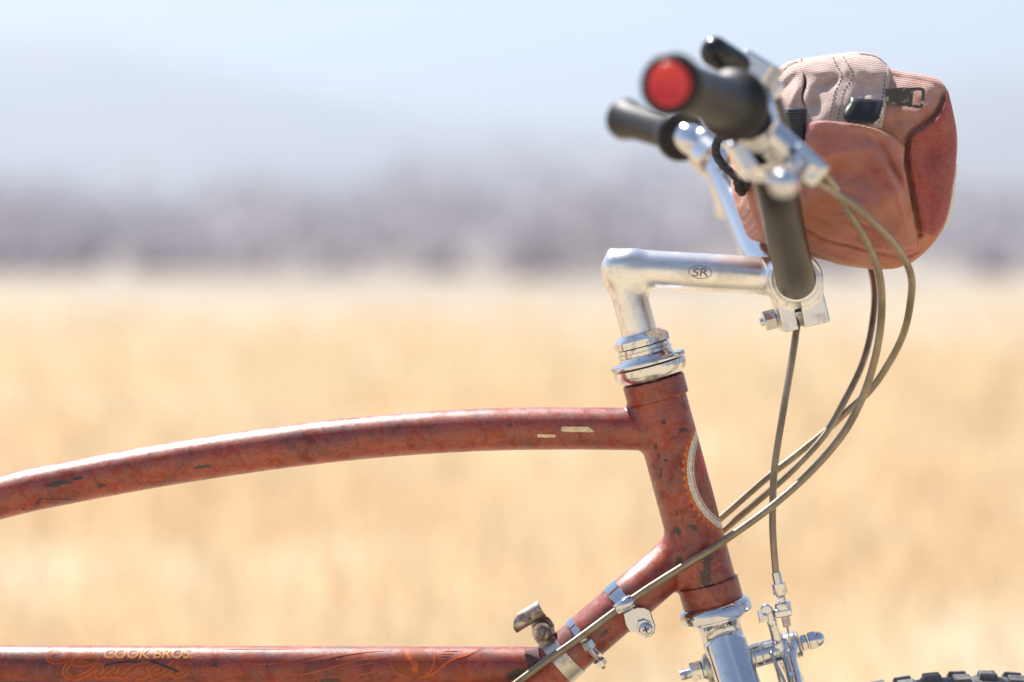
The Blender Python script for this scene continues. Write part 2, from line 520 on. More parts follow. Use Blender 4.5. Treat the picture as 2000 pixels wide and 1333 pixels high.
fs = [(i * ny + j, (i + 1) * ny + j, (i + 1) * ny + j + 1, i * ny + j + 1) for i in range(nx - 1) for j in range(ny - 1)]
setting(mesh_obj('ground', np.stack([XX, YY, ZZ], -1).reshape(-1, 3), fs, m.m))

# --- standing dry grass: nobody could count it
def grass():
    n = 90000
    r = 2.2 * (30 / 2.2) ** rng.random(n)
    side = rng.random(n)
    x = (rng.random(n) * 2 - 1) * (2.5 + r * 0.75)
    y = r
    k = rng.random(n) < 0.12                       # some grows around and in front of the bicycle too
    x[k] = (rng.random(k.sum()) * 2 - 1) * 6; y[k] = rng.random(k.sum()) * 11 - 8
    keep = np.hypot(x, y + 1.63) > 0.9
    keep &= rng.random(n) > np.clip((y - 12) / 18, 0, 1)
    keep &= ~((np.abs(y) < 0.25) & (np.abs(x) < 1.2))
    cl = np.sin(x * 1.7 + 3 * np.sin(y * .6)) + np.sin(y * 1.1 + x * .4)
    keep &= cl > -2.2 + 2.6 * rng.random(n)
    x, y = x[keep], y[keep]; n = len(x)
    h = (0.08 + 0.16 * rng.random(n) ** 1.5) * (1 + 0.35 * np.sin(x * .8) * np.cos(y * .5))
    h[(y < 3)] *= 0.55
    w = 0.0022 + 0.0008 * np.clip(y, 0, 40)
    a = rng.random(n) * math.pi * 2
    lean = rng.normal(0, 0.35, (n, 2)) * h[:, None]
    dx, dy = np.cos(a) * w, np.sin(a) * w
    z0 = np.full(n, -0.08)
    V = np.empty((n, 5, 3))
    V[:, 0] = np.stack([x - dx, y - dy, z0], 1); V[:, 1] = np.stack([x + dx, y + dy, z0], 1)
    mx, my = x + lean[:, 0] * .4, y + lean[:, 1] * .4
    V[:, 2] = np.stack([mx + dx * .7, my + dy * .7, h * .6], 1); V[:, 3] = np.stack([mx - dx * .7, my - dy * .7, h * .6], 1)
    V[:, 4] = np.stack([x + lean[:, 0], y + lean[:, 1], h], 1)
    i = np.arange(n) * 5
    F = [tuple(q) for q in np.stack([i, i + 1, i + 2, i + 3], 1).tolist()] + [tuple(q) for q in np.stack([i + 3, i + 2, i + 4], 1).tolist()]
    mm = NT('straw')
    f = mm.noise(0.5, 4, 0.6); f2 = mm.noise(9, 3)
    c = mm.ramp(f, [(0.3, srgb(226, 196, 150)), (0.55, srgb(228, 208, 176)), (0.75, srgb(216, 204, 164))])
    c = mm.mix(mm.ramp(f2, [(0.4, 0.0), (0.7, 0.5)]), c, srgb(234, 216, 184))
    mm.set('Base Color', c); mm.set('Roughness', 0.8); mm.set('Specular IOR Level', 0.2)
    tl = mm.n('ShaderNodeBsdfTranslucent'); mm.l(c, tl.inputs['Color'])
    ms = mm.n('ShaderNodeMixShader'); ms.inputs[0].default_value = 0.45
    mm.l(mm.b.outputs[0], ms.inputs[1]); mm.l(tl.outputs[0], ms.inputs[2]); mm.l(ms.outputs[0], mm.out.inputs['Surface'])
    o = mesh_obj('dry_grass', V.reshape(-1, 3), F, mm.m, smooth=False)
    o['kind'] = 'stuff'; o['label'] = 'dry golden grass standing all over the blurred field'; o['category'] = 'grass'
grass()

# --- far leafless brushwood at the edge of the field, one blurred mass
def brush():
    V, F = [], []
    n0 = 0
    for b in range(560):
        y = 46 + 110 * rng.random() ** 1.15; x = (rng.random() * 2 - 1) * (30 + y * .45)
        H = (0.35 + 4.6 * rng.random() ** 1.5) * (0.95 + 0.15 * math.sin(x * .11 + 1.0)) * (0.35 + 0.65 * min(1, max(0, (y - 44) / 40))) * (y / 80) ** .6
        W = H * (0.7 + 0.7 * rng.random())
        k = 80
        u = rng.normal(size=(k, 3)); u /= np.linalg.norm(u, axis=1)[:, None]
        u *= (rng.random(k) ** .4)[:, None]
        c = np.array([x, y, H * .48]) + u * np.array([W, W, H * .52])
        s = 0.10 + 0.16 * rng.random((k, 1))
        e1 = rng.normal(size=(k, 3)); e1 /= np.linalg.norm(e1, axis=1)[:, None]
        e2 = np.cross(e1, rng.normal(size=(k, 3))); e2 /= np.linalg.norm(e2, axis=1)[:, None]
        q = np.stack([c - e1 * s * 3, c + e2 * s * .28, c + e1 * s * 3, c - e2 * s * .28], 1)
        V.append(q.reshape(-1, 3))
        F += [(n0 + 4 * i, n0 + 4 * i + 1, n0 + 4 * i + 2, n0 + 4 * i + 3) for i in range(k)]
        n0 += 4 * k
        for t in range(5):                        # bare stems
            a = rng.random() * 6.28; r0 = 0.03 + .02 * rng.random()
            b0 = np.array([x, y, -0.1]); b1 = np.array([x + math.cos(a) * W * .7, y + math.sin(a) * W * .7, H * (.6 + .3 * rng.random())])
            tv_, tf_ = tube(np.array([b0, (b0 + b1) / 2 + rng.normal(0, .1, 3), b1]), [r0, r0 * .7, r0 * .3], 4, False)
            V.append(tv_); F += [tuple(i + n0 for i in f) for f in tf_]; n0 += len(tv_)
    mm = NT('bare_twigs')
    f = mm.noise(0.09, 4, 0.6); f2 = mm.noise(0.9, 4, 0.6)
    c = mm.ramp(f, [(0.3, srgb(180, 174, 180)), (0.5, srgb(194, 188, 192)), (0.72, srgb(206, 200, 202))])
    c = mm.mix(mm.ramp(f2, [(0.4, 0.0), (0.7, 0.4)]), c, srgb(196, 188, 200))
    mm.set('Base Color', c); mm.set('Roughness', 0.9)
    o = mesh_obj('brushwood', np.vstack(V), F, mm.m, smooth=False)
    o['kind'] = 'stuff'; o['label'] = 'grey purple leafless brushwood along the far edge of the field'; o['category'] = 'brushwood'
brush()

# --- mountains far behind
def mountains():
    dist = 3000.0
    xs = np.linspace(-3300, 3300, 151)
    def crest(x):
        px = 1000 + x / dist * FPX
        ctrl = [(-4000, 90), (-1500, 120), (-600, 70), (-150, 60), (180, 70), (520, 150), (900, 225), (1300, 245), (1600, 190), (2000, 130), (2600, 110), (4000, 150), (6000, 120)]
        py = np.interp(px, [c[0] for c in ctrl], [c[1] for c in ctrl])
        return (443 - py) / FPX * dist
    rows = np.linspace(0, 1, 26)
    V = []
    for t in rows:
        for x in xs:
            hgt = crest(x) * (t ** 1.25)
            y = 2050 + 950 * t
            nz = mnoise.fractal(Vector((x * .004, y * .004, 1.7)), 0.9, 2.1, 5)
            V.append((x * (0.75 + .25 * t), y + 40 * nz, max(-2, hgt + nz * 38 * t * (1.2 - t)) - 2))
    for x in xs: V.append((x, 3300, -2))
    n = len(xs)
    F = [(i * n + j, i * n + j + 1, (i + 1) * n + j + 1, (i + 1) * n + j) for i in range(len(rows)) for j in range(n - 1)]
    mm = NT('dry_mountain')
    f = mm.noise(0.006, 6, 0.65)
    mm.set('Base Color', mm.ramp(f, [(0.35, srgb(92, 92, 84)), (0.65, srgb(132, 122, 104))])); mm.set('Roughness', 0.95)
    setting(mesh_obj('mountains', V, F, mm.m))
mountains()

# --- the hazy air over the plain
def haze():
    x, y0, y1, z0, z1 = 3600.0, -3600.0, 3600.0, -6.0, 330.0
    v = [(sx * x, yy, zz) for zz in (z0, z1) for yy in (y0, y1) for sx in (-1, 1)]
    f = [(0, 2, 3, 1), (4, 5, 7, 6), (0, 1, 5, 4), (2, 6, 7, 3), (0, 4, 6, 2), (1, 3, 7, 5)]
    mm = bpy.data.materials.new('pale_air'); mm.use_nodes = True
    t = mm.node_tree; t.nodes.clear()
    o_ = t.nodes.new('ShaderNodeOutputMaterial'); pv = t.nodes.new('ShaderNodeVolumePrincipled')
    pv.inputs['Color'].default_value = (0.76, 0.85, 1.0, 1); pv.inputs['Density'].default_value = 0.00060
    pv.inputs['Anisotropy'].default_value = 0.25
    t.links.new(pv.outputs[0], o_.inputs['Volume'])
    o = mesh_obj('haze', v, f, mm, smooth=False)
    o['kind'] = 'stuff'; o['label'] = 'pale blue haze over the plain'; o['category'] = 'haze'
haze()

# ================================================================== THE BICYCLE
WHEEL_R = 0.333
HUB = P(1910, 1312, 0) - np.array([0, 0, WHEEL_R])
bike = thing('bicycle', 'old red steel cruiser bicycle with worn paint and chrome fork, seen close from its side', 'bicycle', (float(HUB[0]), 0, 0))

# --- steering-axis coordinates: a along the head tube (down), f forward, y across, all in photo pixels
AX0 = np.array([1275.5, 742.0]); DPX = np.array([0.2605, 0.9655]); FPX2 = np.array([0.9655, -0.2605])
O3 = P(*AX0); D3 = nrm(P(1393.5, 1179.5) - O3); F3 = nrm(np.array([-D3[2], 0, D3[0]])) * 1.0
if F3[0] < 0: F3 = -F3
Y3 = np.array([0, 1.0, 0])
def S(a, f=0.0, y=0.0): return O3 + K * (a * D3 + f * F3 + y * Y3)
def SP(prof): return [(a * K, r * K) for a, r in prof]
def loc_af(px, py):
    r = np.array([px, py]) - AX0
    return float(r @ DPX), float(r @ FPX2)

# --- frame tubes
R_TOP, R_LOW, R_DOWN = 41.5, 41.0, 46.5
top_px = [(-760, 1290), (-500, 1150), (-250, 1046), (0, 972.7), (150, 940), (300, 912), (450, 888), (600, 867.7), (740, 853), (880, 843), (1000, 838.3), (1150, 837.3), (1300, 840)]
top_path = resample(smooth_path(PA(top_px, 0), 14), 0.004)
tv_, tf_ = tube(top_path, R_TOP * K, 48)
top_tube = mesh_obj('top_tube', tv_, tf_, M['paint_top'], bike, label='curved red top tube with paint worn through')
low_path = resample(np.array(PA([(-900, 1302), (0, 1302), (1000, 1304.5), (1085, 1305)], 0)), 0.006)
tv_, tf_ = tube(low_path, R_LOW * K, 48)
low_tube = mesh_obj('lower_tube', tv_, tf_, M['paint_low'], bike, label='straight red lower tube with faded gold lettering')
TPX = np.array([-0.755, 0.656]); DT0 = np.array([1328.5, 1085.5])
DT3 = P(*DT0); T3 = nrm(P(*(DT0 + 300 * TPX)) - DT3); N3 = np.array([-T3[2], 0, T3[0]]); N3 = N3 if N3[2] > 0 else -N3
BB = DT3 + T3 * ((DT3[2] - 0.29) / -T3[2])
tv_, tf_ = tube(np.array([DT3 - T3 * 0.012, DT3 + T3 * 0.05, DT3 + T3 * .12, BB]), R_DOWN * K, 48)
down_tube = mesh_obj('down_tube', tv_, tf_, M['paint_down'], bike)
def DTP(s, n=0.0, y=0.0): return DT3 + K * (s * T3 + n * N3 + y * Y3)

# head tube with brazed fillets towards the tubes it joins
def f_head(p):
    d = sd_cyl(p, S(20), S(440), 55.5 * K)
    d = np.minimum(d, sd_cyl(p, S(0), S(39), 61 * K, 1.2 * K))
    d = np.minimum(d, sd_cyl(p, S(411), S(454), 60 * K, 1.2 * K))
    st = sd_seg(p, P(1302, 840), P(1196, 837.6), (R_TOP + 1.0) * K, (R_TOP - 1.6) * K)
    sd = sd_seg(p, DT3 - T3 * .012, DT3 + T3 * 46 * K * 1.9, (R_DOWN + 1.2) * K, (R_DOWN - 1.6) * K)
    return smin(smin(d, st, 15 * K), sd, 17 * K)
lo = np.min([S(0, -75), S(454, -75), DTP(95), P(1190, 840)], 0) - .014; hi = np.max([S(0, 70), S(454, 70), S(0, -70)], 0) + .014
lo[1], hi[1] = -64 * K, 64 * K
head_tube = sdf_obj('head_tube', f_head, lo, hi, 0.0011, M['paint_head'], bike, label='red head tube with a white tyre-ring decal on its front')

# --- decals are printed on the tubes: put each point of the print on the tube's surface
def on_tube(px, py, path, r, lift=0.0):
    """surface point of a tube in the centre plane that shows at pixel (px,py)"""
    path = np.asarray(path)
    y = -r * 0.5
    R = r + lift
    for _ in range(12):
        q = P(px, py, y)
        a, b = path[:-1], path[1:]
        ab = b - a; t = np.clip(((q - a) * ab)[:, [0, 2]].sum(1) / (ab[:, [0, 2]] ** 2).sum(1), 0, 1)
        c = a + ab * t[:, None]
        d = np.hypot(c[:, 0] - q[0], c[:, 2] - q[2]).min()
        y = -math.sqrt(max(R * R - d * d, (0.06 * R) ** 2))
    return P(px, py, y)
def ribbon(mb, pts, w, path, r, lift, closed=False, taper=False, n=8):
    p = smooth_path(pts, n) if len(pts) > 2 else np.asarray(pts, float)
    p = resample(p, 3.0)
    t = np.gradient(p, axis=0); t /= np.maximum(np.linalg.norm(t, axis=1), 1e-6)[:, None]
    nn = np.stack([-t[:, 1], t[:, 0]], 1)
    m_ = len(p)
    ww = np.full(m_, w * .5)
    if taper: ww *= np.clip(np.minimum(np.arange(m_), np.arange(m_)[::-1]) / (0.3 * m_), 0.15, 1)
    else:
        ww[0] *= .55; ww[-1] *= .55
    v = []
    for i in range(m_):
        for s in (-1, 0, 1):
            q = p[i] + nn[i] * ww[i] * s
            v.append(on_tube(q[0], q[1], path, r, lift))
    f = []
    for i in range(m_ - 1):
        for k in range(2): f.append((i * 3 + k, i * 3 + k + 1, i * 3 + k + 4, i * 3 + k + 3))
    mb.add(v, f)
def letters(text, px0, py0, px1, py1, path, r, lift, mat, name, parent, shear=0.3, bold=0.02, space=1.0):
    cu = bpy.data.curves.new('lettering', 'FONT'); cu.body = text; cu.offset = bold; cu.space_character = space; cu.resolution_u = 4
    to = bpy.data.objects.new('lettering', cu); C.objects.link(to)
    dg = bpy.context.evaluated_depsgraph_get()
    me = bpy.data.meshes.new_from_object(to.evaluated_get(dg))
    bpy.data.objects.remove(to); bpy.data.curves.remove(cu)
    bm = bmesh.new(); bm.from_mesh(me); bpy.data.meshes.remove(me)
    xs = [v.co.x for v in bm.verts]; ys = [v.co.y for v in bm.verts]
    x0, x1, y0, y1 = min(xs), max(xs), min(ys), max(ys)
    for k in range(1, 7):
        yy = y0 + (y1 - y0) * k / 7
        bmesh.ops.bisect_plane(bm, geom=bm.verts[:] + bm.edges[:] + bm.faces[:], plane_co=(0, yy, 0), plane_no=(0, 1, 0))
    bm.verts.ensure_lookup_table()
    V = []
    for v in bm.verts:
        ty = (v.co.y - y0) / (y1 - y0)
        x = px0 + (v.co.x - x0) / (x1 - x0) * (px1 - px0) + shear * (ty - .5) * (py1 - py0)
        V.append(on_tube(x, py1 + (py0 - py1) * ty, path, r, lift))
    F = [[v.index for v in f.verts] for f in bm.faces]
    bm.free()
    return mesh_obj(name, V, F, mat, parent, True)
LR = R_LOW * K
letters('COOK BROS.', 203, 1267, 378, 1286.5, low_path, LR, 0.00030, M['decal_pale'], 'lettering', low_tube, 0.28, 0.03)
letters('SANTA ANA', 384, 1304, 470, 1313, low_path, LR, 0.00030, M['decal_faint'], 'lettering', low_tube, 0.0, 0.0, 1.15)
script = [
    [(117, 1274), (104, 1273), (95, 1281), (98, 1290), (110, 1293), (122, 1291), (129, 1285), (134, 1279), (140, 1280), (137, 1287), (130, 1293)],
    [(186, 1291), (172, 1296), (156, 1298), (143, 1296), (150, 1290), (165, 1284), (182, 1282), (189, 1287), (184, 1293)],
    [(138, 1294), (129, 1304), (126, 1314), (132, 1322), (146, 1325), (162, 1321), (176, 1313), (187, 1304), (194, 1297)],
    [(186, 1306), (194, 1300), (199, 1303), (190, 1317), (195, 1322), (204, 1316), (214, 1303)],
    [(214, 1303), (206, 1316), (210, 1322), (220, 1315), (229, 1303), (221, 1317), (226, 1321), (234, 1315)],
    [(241, 1303), (233, 1316), (238, 1322), (248, 1316), (262, 1304)],
    [(262, 1304), (286, 1297), (281, 1307), (287, 1317), (276, 1324), (266, 1320)],
    [(291, 1317), (305, 1314), (317, 1308), (311, 1302), (300, 1306), (294, 1316), (302, 1323), (318, 1318), (331, 1307)],
    [(331, 1307), (338, 1296), (343, 1299), (338, 1306), (346, 1311), (336, 1317), (346, 1321), (359, 1318), (364, 1311), (358, 1309)],
    [(258, 1297), (265, 1295)],
]
mb = MB(); mb2 = MB()
for s_ in script:
    ribbon(mb, s_, 10.5, low_path, LR, 0.00016)
    ribbon(mb2, s_, 6.6, low_path, LR, 0.00022)
mb.build('script_lettering', M['decal_orange'], low_tube)
mb2.build('script_lettering_fill', M['decal_ochre'], low_tube)
mb = MB()
ribbon(mb, [(204, 1305), (208, 1300), (220, 1296), (245, 1293), (276, 1293)], 4, low_path, LR, 0.0004)
ribbon(mb, [(293, 1291), (310, 1297), (330, 1305), (349, 1313)], 5, low_path, LR, 0.0004)
ribbon(mb, [(176, 1292), (181, 1290)], 4, low_path, LR, 0.0004)
mb.build('scrape', M['decal_dark'], low_tube)
mb = MB()
for pts, w in (([(844, 1266), (849, 1280), (845, 1304), (834, 1318), (815, 1324)], 4.5), ([(812, 1325), (835, 1322), (852, 1312), (870, 1297), (890, 1285), (915, 1278), (945, 1265)], 5.0),
               ([(857, 1277), (890, 1276)], 2), ([(857, 1281), (880, 1280)], 2), ([(856, 1286), (872, 1286)], 2), ([(854, 1293), (863, 1292)], 2), ([(860, 1272), (905, 1271)], 1.6)):
    mb = MB(); ribbon(mb, pts, w, low_path, LR, 0.0003, taper=True); mb.build('pinstripe', M['decal_orange'], low_tube)
mb = MB()
for pts, w in (([(535, 1309), (558, 1317), (590, 1318), (640, 1307), (700, 1290), (770, 1280)], 2.6), ([(537, 1309), (580, 1297), (640, 1284), (710, 1274), (770, 1270)], 2.2),
               ([(425, 1268), (500, 1267), (600, 1267)], 2.4), ([(425, 1268), (438, 1275), (460, 1288), (490, 1297), (530, 1297), (580, 1287), (650, 1275)], 2.2), ([(640, 1312), (700, 1300), (760, 1290)], 2), ([(690, 1322), (730, 1312), (762, 1298)], 2), ([(735, 1322), (760, 1306)], 1.8),
               ([(764, 1280), (764, 1300), (775, 1315), (795, 1322), (815, 1322)], 2.6)):
    mb = MB(); ribbon(mb, pts, w, low_path, LR, 0.00026, taper=True); mb.build('wing_print', M['decal_faint'], low_tube)
mb = MB()                                          # round badge of the print
for k in range(9):
    yy = 1267 + 53 * (k + .5) / 9
    hw = 36 * math.sqrt(max(0, 1 - ((yy - 1293) / 30) ** 2))
    if hw > 3: ribbon(mb, [(806 - hw, yy), (806 + hw, yy)], 6.2, low_path, LR, 0.00012)
mb.build('round_print', M['decal_ochre'], low_tube)
mb = MB()
ribbon(mb, [(794, 1268), (797, 1280), (803, 1290)], 9, low_path, LR, 0.00022); ribbon(mb, [(803, 1290), (812, 1300), (808, 1312)], 12, low_path, LR, 0.00022)
mb.build('round_print_figure', M['decal_orange'], low_tube)
# cream scraps of a torn label on the top tube
def patch_on_tube(poly, path, r, lift, mat, name, parent, rows=5, label=None):
    """a thin quadrilateral-ish scrap: poly = left edge (top,bottom) ... given as top polyline and bottom polyline"""
    t, b = np.array(poly[0], float), np.array(poly[1], float)
    n = 18
    rt = np.stack([np.interp(np.linspace(0, 1, n), np.linspace(0, 1, len(t)), t[:, k]) for k in (0, 1)], 1)
    rb = np.stack([np.interp(np.linspace(0, 1, n), np.linspace(0, 1, len(b)), b[:, k]) for k in (0, 1)], 1)
    v = [on_tube(*(rt[i] + (rb[i] - rt[i]) * s), path, r, lift) for s in np.linspace(0, 1, rows) for i in range(n)]
    f = [(i * n + j, (i + 1) * n + j, (i + 1) * n + j + 1, i * n + j + 1) for i in range(rows - 1) for j in range(n - 1)]
    return mesh_obj(name, v, f, mat, parent, True, label=label)
TR = R_TOP * K
patch_on_tube([[(1097, 834.5), (1104, 833.4), (1112, 834), (1120, 833.2), (1128, 834.3), (1135, 833.6), (1141, 834.6), (1147, 833.4), (1152, 836)], [(1095, 841), (1100, 844), (1108, 843.4), (1118, 844.6), (1126, 843.8), (1134, 844.8), (1142, 844), (1150, 845), (1161, 844.2)]], top_path, TR, 0.0003, M['cream'], 'label_scrap', top_tube)
patch_on_tube([[(1049, 849), (1058, 848.4), (1066, 849.2), (1076, 848.6), (1085, 849.4)], [(1050, 855), (1058, 854.4), (1068, 855.4), (1076, 854.6), (1084.5, 855)]], top_path, TR, 0.0003, M['cream'], 'label_scrap', top_tube)

# tyre-shaped ring decal wrapped round the front of the head tube
def wrap(s, a, lift):
    """s = arc length from the front line towards the viewer, a = along the axis (pixels)"""
    th = s / 55.5
    r = 55.5 + lift
    return S(a, r * math.cos(th), -r * math.sin(th))
def head_decal():
    a0 = 216.0
    A, B = 116.0, 86.0
    parts = {}
    def ring(r0, r1, lift, mat, teeth=0):
        n = 264
        m_ = MB(); v = []; rows = 4
        for i in range(n):
            ph = 2 * math.pi * i / n
            for k in range(rows + 1):
                rr = r0 + (r1 - r0) * k / rows
                if teeth and k == rows and (i // 3) % 2 == 0: rr *= 0.945
                v.append(wrap(B * rr * math.cos(ph), a0 + A * rr * math.sin(ph), lift))
        f = [(i * (rows + 1) + k, ((i + 1) % n) * (rows + 1) + k, ((i + 1) % n) * (rows + 1) + k + 1, i * (rows + 1) + k + 1) for i in range(n) for k in range(rows)]
        return v, f
    for r0, r1, l_, mt, nm, te in ((0.84, 1.0, .25, 'decal_rim', 'tyre_print_edge', 1), (0.69, 0.885, .45, 'decal_white', 'tyre_print', 0), (0.05, 0.70, .3, 'decal_brown', 'tyre_print_centre', 0), (0.735, 0.75, .6, 'decal_line', 'tyre_print_line', 0), (0.69, 0.705, .6, 'decal_line', 'tyre_print_line', 0)):
        v, f = ring(r0, r1, l_, mt, te)
        mesh_obj(nm, v, f, M[mt], head_tube, True)
    m_ = MB()                                      # tread blocks drawn on the ring
    for i in range(44):
        ph = 2 * math.pi * i / 44
        v = []
        for k in range(9):
            q = k / 8 * math.pi * 1.25
            pr, pp = 0.865 + .034 * math.sin(q), ph + .038 * math.cos(q)
            for w in (-.008, .008):
                v.append(wrap(B * (pr + w) * math.cos(pp), a0 + A * (pr + w) * math.sin(pp), .65))
        m_.add(v, [(2 * k, 2 * k + 1, 2 * k + 3, 2 * k + 2) for k in range(8)])
    m_.build('tread_print', M['decal_line'], head_tube)
    for (s0, aa, w, h) in ((21, 181, 34, 56), (7, 245, 14, 50)):
        v = []; n = 10
        for i in range(n + 1):
            for j in range(7):
                t = i / n * 2 - 1
                v.append(wrap(s0 + w * .5 * (j / 6 * 2 - 1) * math.sqrt(max(0.02, 1 - t * t)), aa + h * .5 * t, .55))
        mesh_obj('red_print', v, [(i * 7 + j, i * 7 + j + 1, (i + 1) * 7 + j + 1, (i + 1) * 7 + j) for i in range(n) for j in range(6)], M['decal_red'], head_tube, True)
head_decal()

# rest of the frame, out of the picture: seat tube, stays, saddle
seat_top = top_path[0] + np.array([-0.005, 0, 0.02])
tv_, tf_ = tube(np.array([BB, seat_top]), 0.0145, 24); mesh_obj('seat_tube', tv_, tf_, M['paint_low'], bike)
REAR = np.array([BB[0] - 0.44, 0, WHEEL_R])
for s in (-1, 1):
    tv_, tf_ = tube(smooth_path([BB + Y3 * .02 * s, BB + np.array([-.1, .04 * s, .005]), REAR + Y3 * .062 * s]), 0.0085, 14); mesh_obj('chain_stay', tv_, tf_, M['paint_low'], bike)
    tv_, tf_ = tube(smooth_path([seat_top + np.array([.01, .016 * s, -.05]), REAR + np.array([.13, .045 * s, .3]), REAR + Y3 * .062 * s]), 0.0075, 14); mesh_obj('seat_stay', tv_, tf_, M['paint_low'], bike)
tv_, tf_ = lathe(BB - Y3 * .036, Y3, [(0, .02), (0, .021), (.072, .021), (.072, .02)], 28); mesh_obj('bottom_bracket_shell', tv_, tf_, M['paint_low'], bike)
sdir = nrm(seat_top - BB)
tv_, tf_ = tube(np.array([seat_top - sdir * .05, seat_top + sdir * .11]), 0.0127, 20); mesh_obj('seat_post', tv_, tf_, M['chrome'], bike)
sb = seat_top + sdir * .135
V_, n_ = [], 24
for t in np.linspace(0, 1, 20):
    w = 0.014 + 0.085 * (1 / (1 + math.exp(-(t - .62) * 14))); xx = sb[0] + 0.13 - 0.27 * t
    for k in range(n_):
        a = 2 * math.pi * k / n_
        e = 1.0 if 0 < t < 1 else 0.2
        V_.append((xx, e * w * math.cos(a), sb[2] + 0.012 * math.sin(math.pi * t * 1.5) + e * .026 * max(math.sin(a), -.5)))
F_ = [(i * n_ + j, i * n_ + (j + 1) % n_, (i + 1) * n_ + (j + 1) % n_, (i + 1) * n_ + j) for i in range(19) for j in range(n_)] + [tuple(range(n_)), tuple(19 * n_ + j for j in range(n_))]
mesh_obj('saddle', V_, F_, M['black_gloss'], bike)

# ------------------------------------------------------------------ headset
def ring_part(name, prof, mat, seg=64, rfun=None, parent=bike, deg=28, off=(0, 0)):
    v, f = lathe(S(0, off[0]), D3, SP(prof), seg, rfun)
    return sharp(mesh_obj(name, v, f, mat, parent, True), deg)
ring_part('upper_headset_cup', [(-0.5, 40), (-0.5, 56), (-3, 60), (-8, 66), (-14, 70), (-20, 71.8), (-30, 72), (-31, 70), (-31, 40)], M['chrome_worn'])
ring_part('headset_gap_seal', [(-30, 60), (-34, 60)], M['black_gloss'])
def knurl(a, i): return 1 + (0.012 * (np.arange(len(a)) % 2)) if 0 < i < 5 else np.ones(len(a))
ring_part('knurled_ring', [(-33.2, 56), (-33.2, 71.5), (-34, 72.6), (-40.5, 72.6), (-42, 71), (-43.5, 52)], M['chrome_worn'], 260, knurl, deg=60)
ring_part('adjusting_cone', [(-43, 56), (-46, 54), (-53, 52.5), (-54, 50), (-55, 50), (-55.5, 53.5), (-61, 53.5), (-62, 49), (-63, 49), (-63.4, 51.5), (-69, 51.5), (-70, 45)], M['chrome_worn'], off=(-1, 0))
v, f = [], None
R6 = 50.0
# locknut: hexagon with a turned chamfer
lv = []
for a_, r_, hx in ((-69, 46, 0), (-70.5, 50.5, 1), (-71.5, 52, 1), (-84, 52, 1), (-86.5, 50, 1), (-96, 40.5, 0), (-96.8, 37, 0)):
    al = np.linspace(0, 2 * math.pi, 96, endpoint=False)
    rr = r_ * (np.minimum(hexr(al, 0.30), 1.13) * 0.95 if hx else np.ones(96))
    lv.append(S(a_, -2) + K * rr[:, None] * (np.cos(al)[:, None] * F3 + np.sin(al)[:, None] * Y3))
lf = [(i * 96 + j, i * 96 + (j + 1) % 96, (i + 1) * 96 + (j + 1) % 96, (i + 1) * 96 + j) for i in range(6) for j in range(96)] + [tuple(range(96)), tuple(6 * 96 + j for j in range(96))]
sharp(mesh_obj('locknut', np.vstack(lv), lf, M['chrome_worn'], bike), 18)
ring_part('lower_headset_cup', [(453.5, 44), (453.5, 60), (455, 63), (459, 68.5), (464, 71), (470, 72), (480, 72), (481.5, 70.5), (481.5, 48)], M['chrome'])
ring_part('crown_race', [(481, 44), (481.5, 50.5), (483, 52.5), (489, 52.5), (491, 51), (491, 40)], M['chrome'])

# ------------------------------------------------------------------ stem
ex0, ex1 = P(1236, 523.5), P(1500, 540)
ccl = P(1549, 545)
def f_stem(p):
    q = sd_cyl(p, S(-60, -2), S(-245, -2), 35 * K, 10 * K)
    e = sd_cyl(p, P(1184, 521.5), P(1520, 541), 37 * K, 11 * K)
    d = smin(q, e, 26 * K)
    w = sd_cyl(p, ccl - Y3 * .0195, ccl + Y3 * .0195, 52 * K, 3 * K)
    d = smin(d, w, 20 * K)
    xa, za = nrm(P(1607, 628) - P(1517, 650)), nrm(P(1500, 580) - P(1518, 648))
    ears = sd_box(p, (P(1520, 600) + P(1600, 586)) / 2, np.array([xa, Y3, np.cross(xa, Y3)]), (46 * K, .0185, 46 * K), 3 * K)
    d = smin(d, ears, 10 * K)
    xs = nrm(P(1561, 640) - P(1551, 590))
    sx = np.cross(xs, Y3)
    slot = sd_box(p, P(1557, 625), np.array([sx, Y3, xs]), (6.2 * K, .05, 60 * K))
    bore = sd_cyl(p, ccl - Y3 * .05, ccl + Y3 * .05, 40 * K)
    d = -smin(-d, np.minimum(slot, bore), 2.5 * K)
    cut = sd_box(p, P(1500, 702), np.array([nrm(P(1607, 629) - P(1517, 651)), Y3, np.cross(nrm(P(1607, 629) - P(1517, 651)), Y3)]), (200 * K, .05, 44 * K))
    return -smin(-d, cut, 4 * K)
stem = sdf_obj('stem', f_stem, P(1165, 665) - np.array([0, .024, 0]), P(1620, 470) + np.array([0, .024, 0]), 0.001, M['alloy'], bike, label='silver forged stem marked SR')
v, f = hexnut(S(-243, -2), -D3, 17 * K, 5 * K, 0.2); sharp(mesh_obj('stem_bolt', v, f, M['chrome'], bike), 20)
# engraved oval mark
st_path = np.array([P(1236, 523.4), P(1480, 538.8)])
mb = MB()
ov = [(1367.5 + 23 * math.cos(a), 532 + 12.2 * math.sin(a) + 1.2 * math.cos(a)) for a in np.linspace(0, 2 * math.pi, 25)]
ribbon(mb, ov, 1.5, st_path, 37 * K, 0.0002, n=3)
mb.build('engraved_oval', M['dirt_line'], stem)
letters('SR', 1353, 524, 1384, 540.5, st_path, 37 * K, 0.00025, M['dirt_line'], 'engraved_mark', stem, 0.12, 0.015, 1.0)
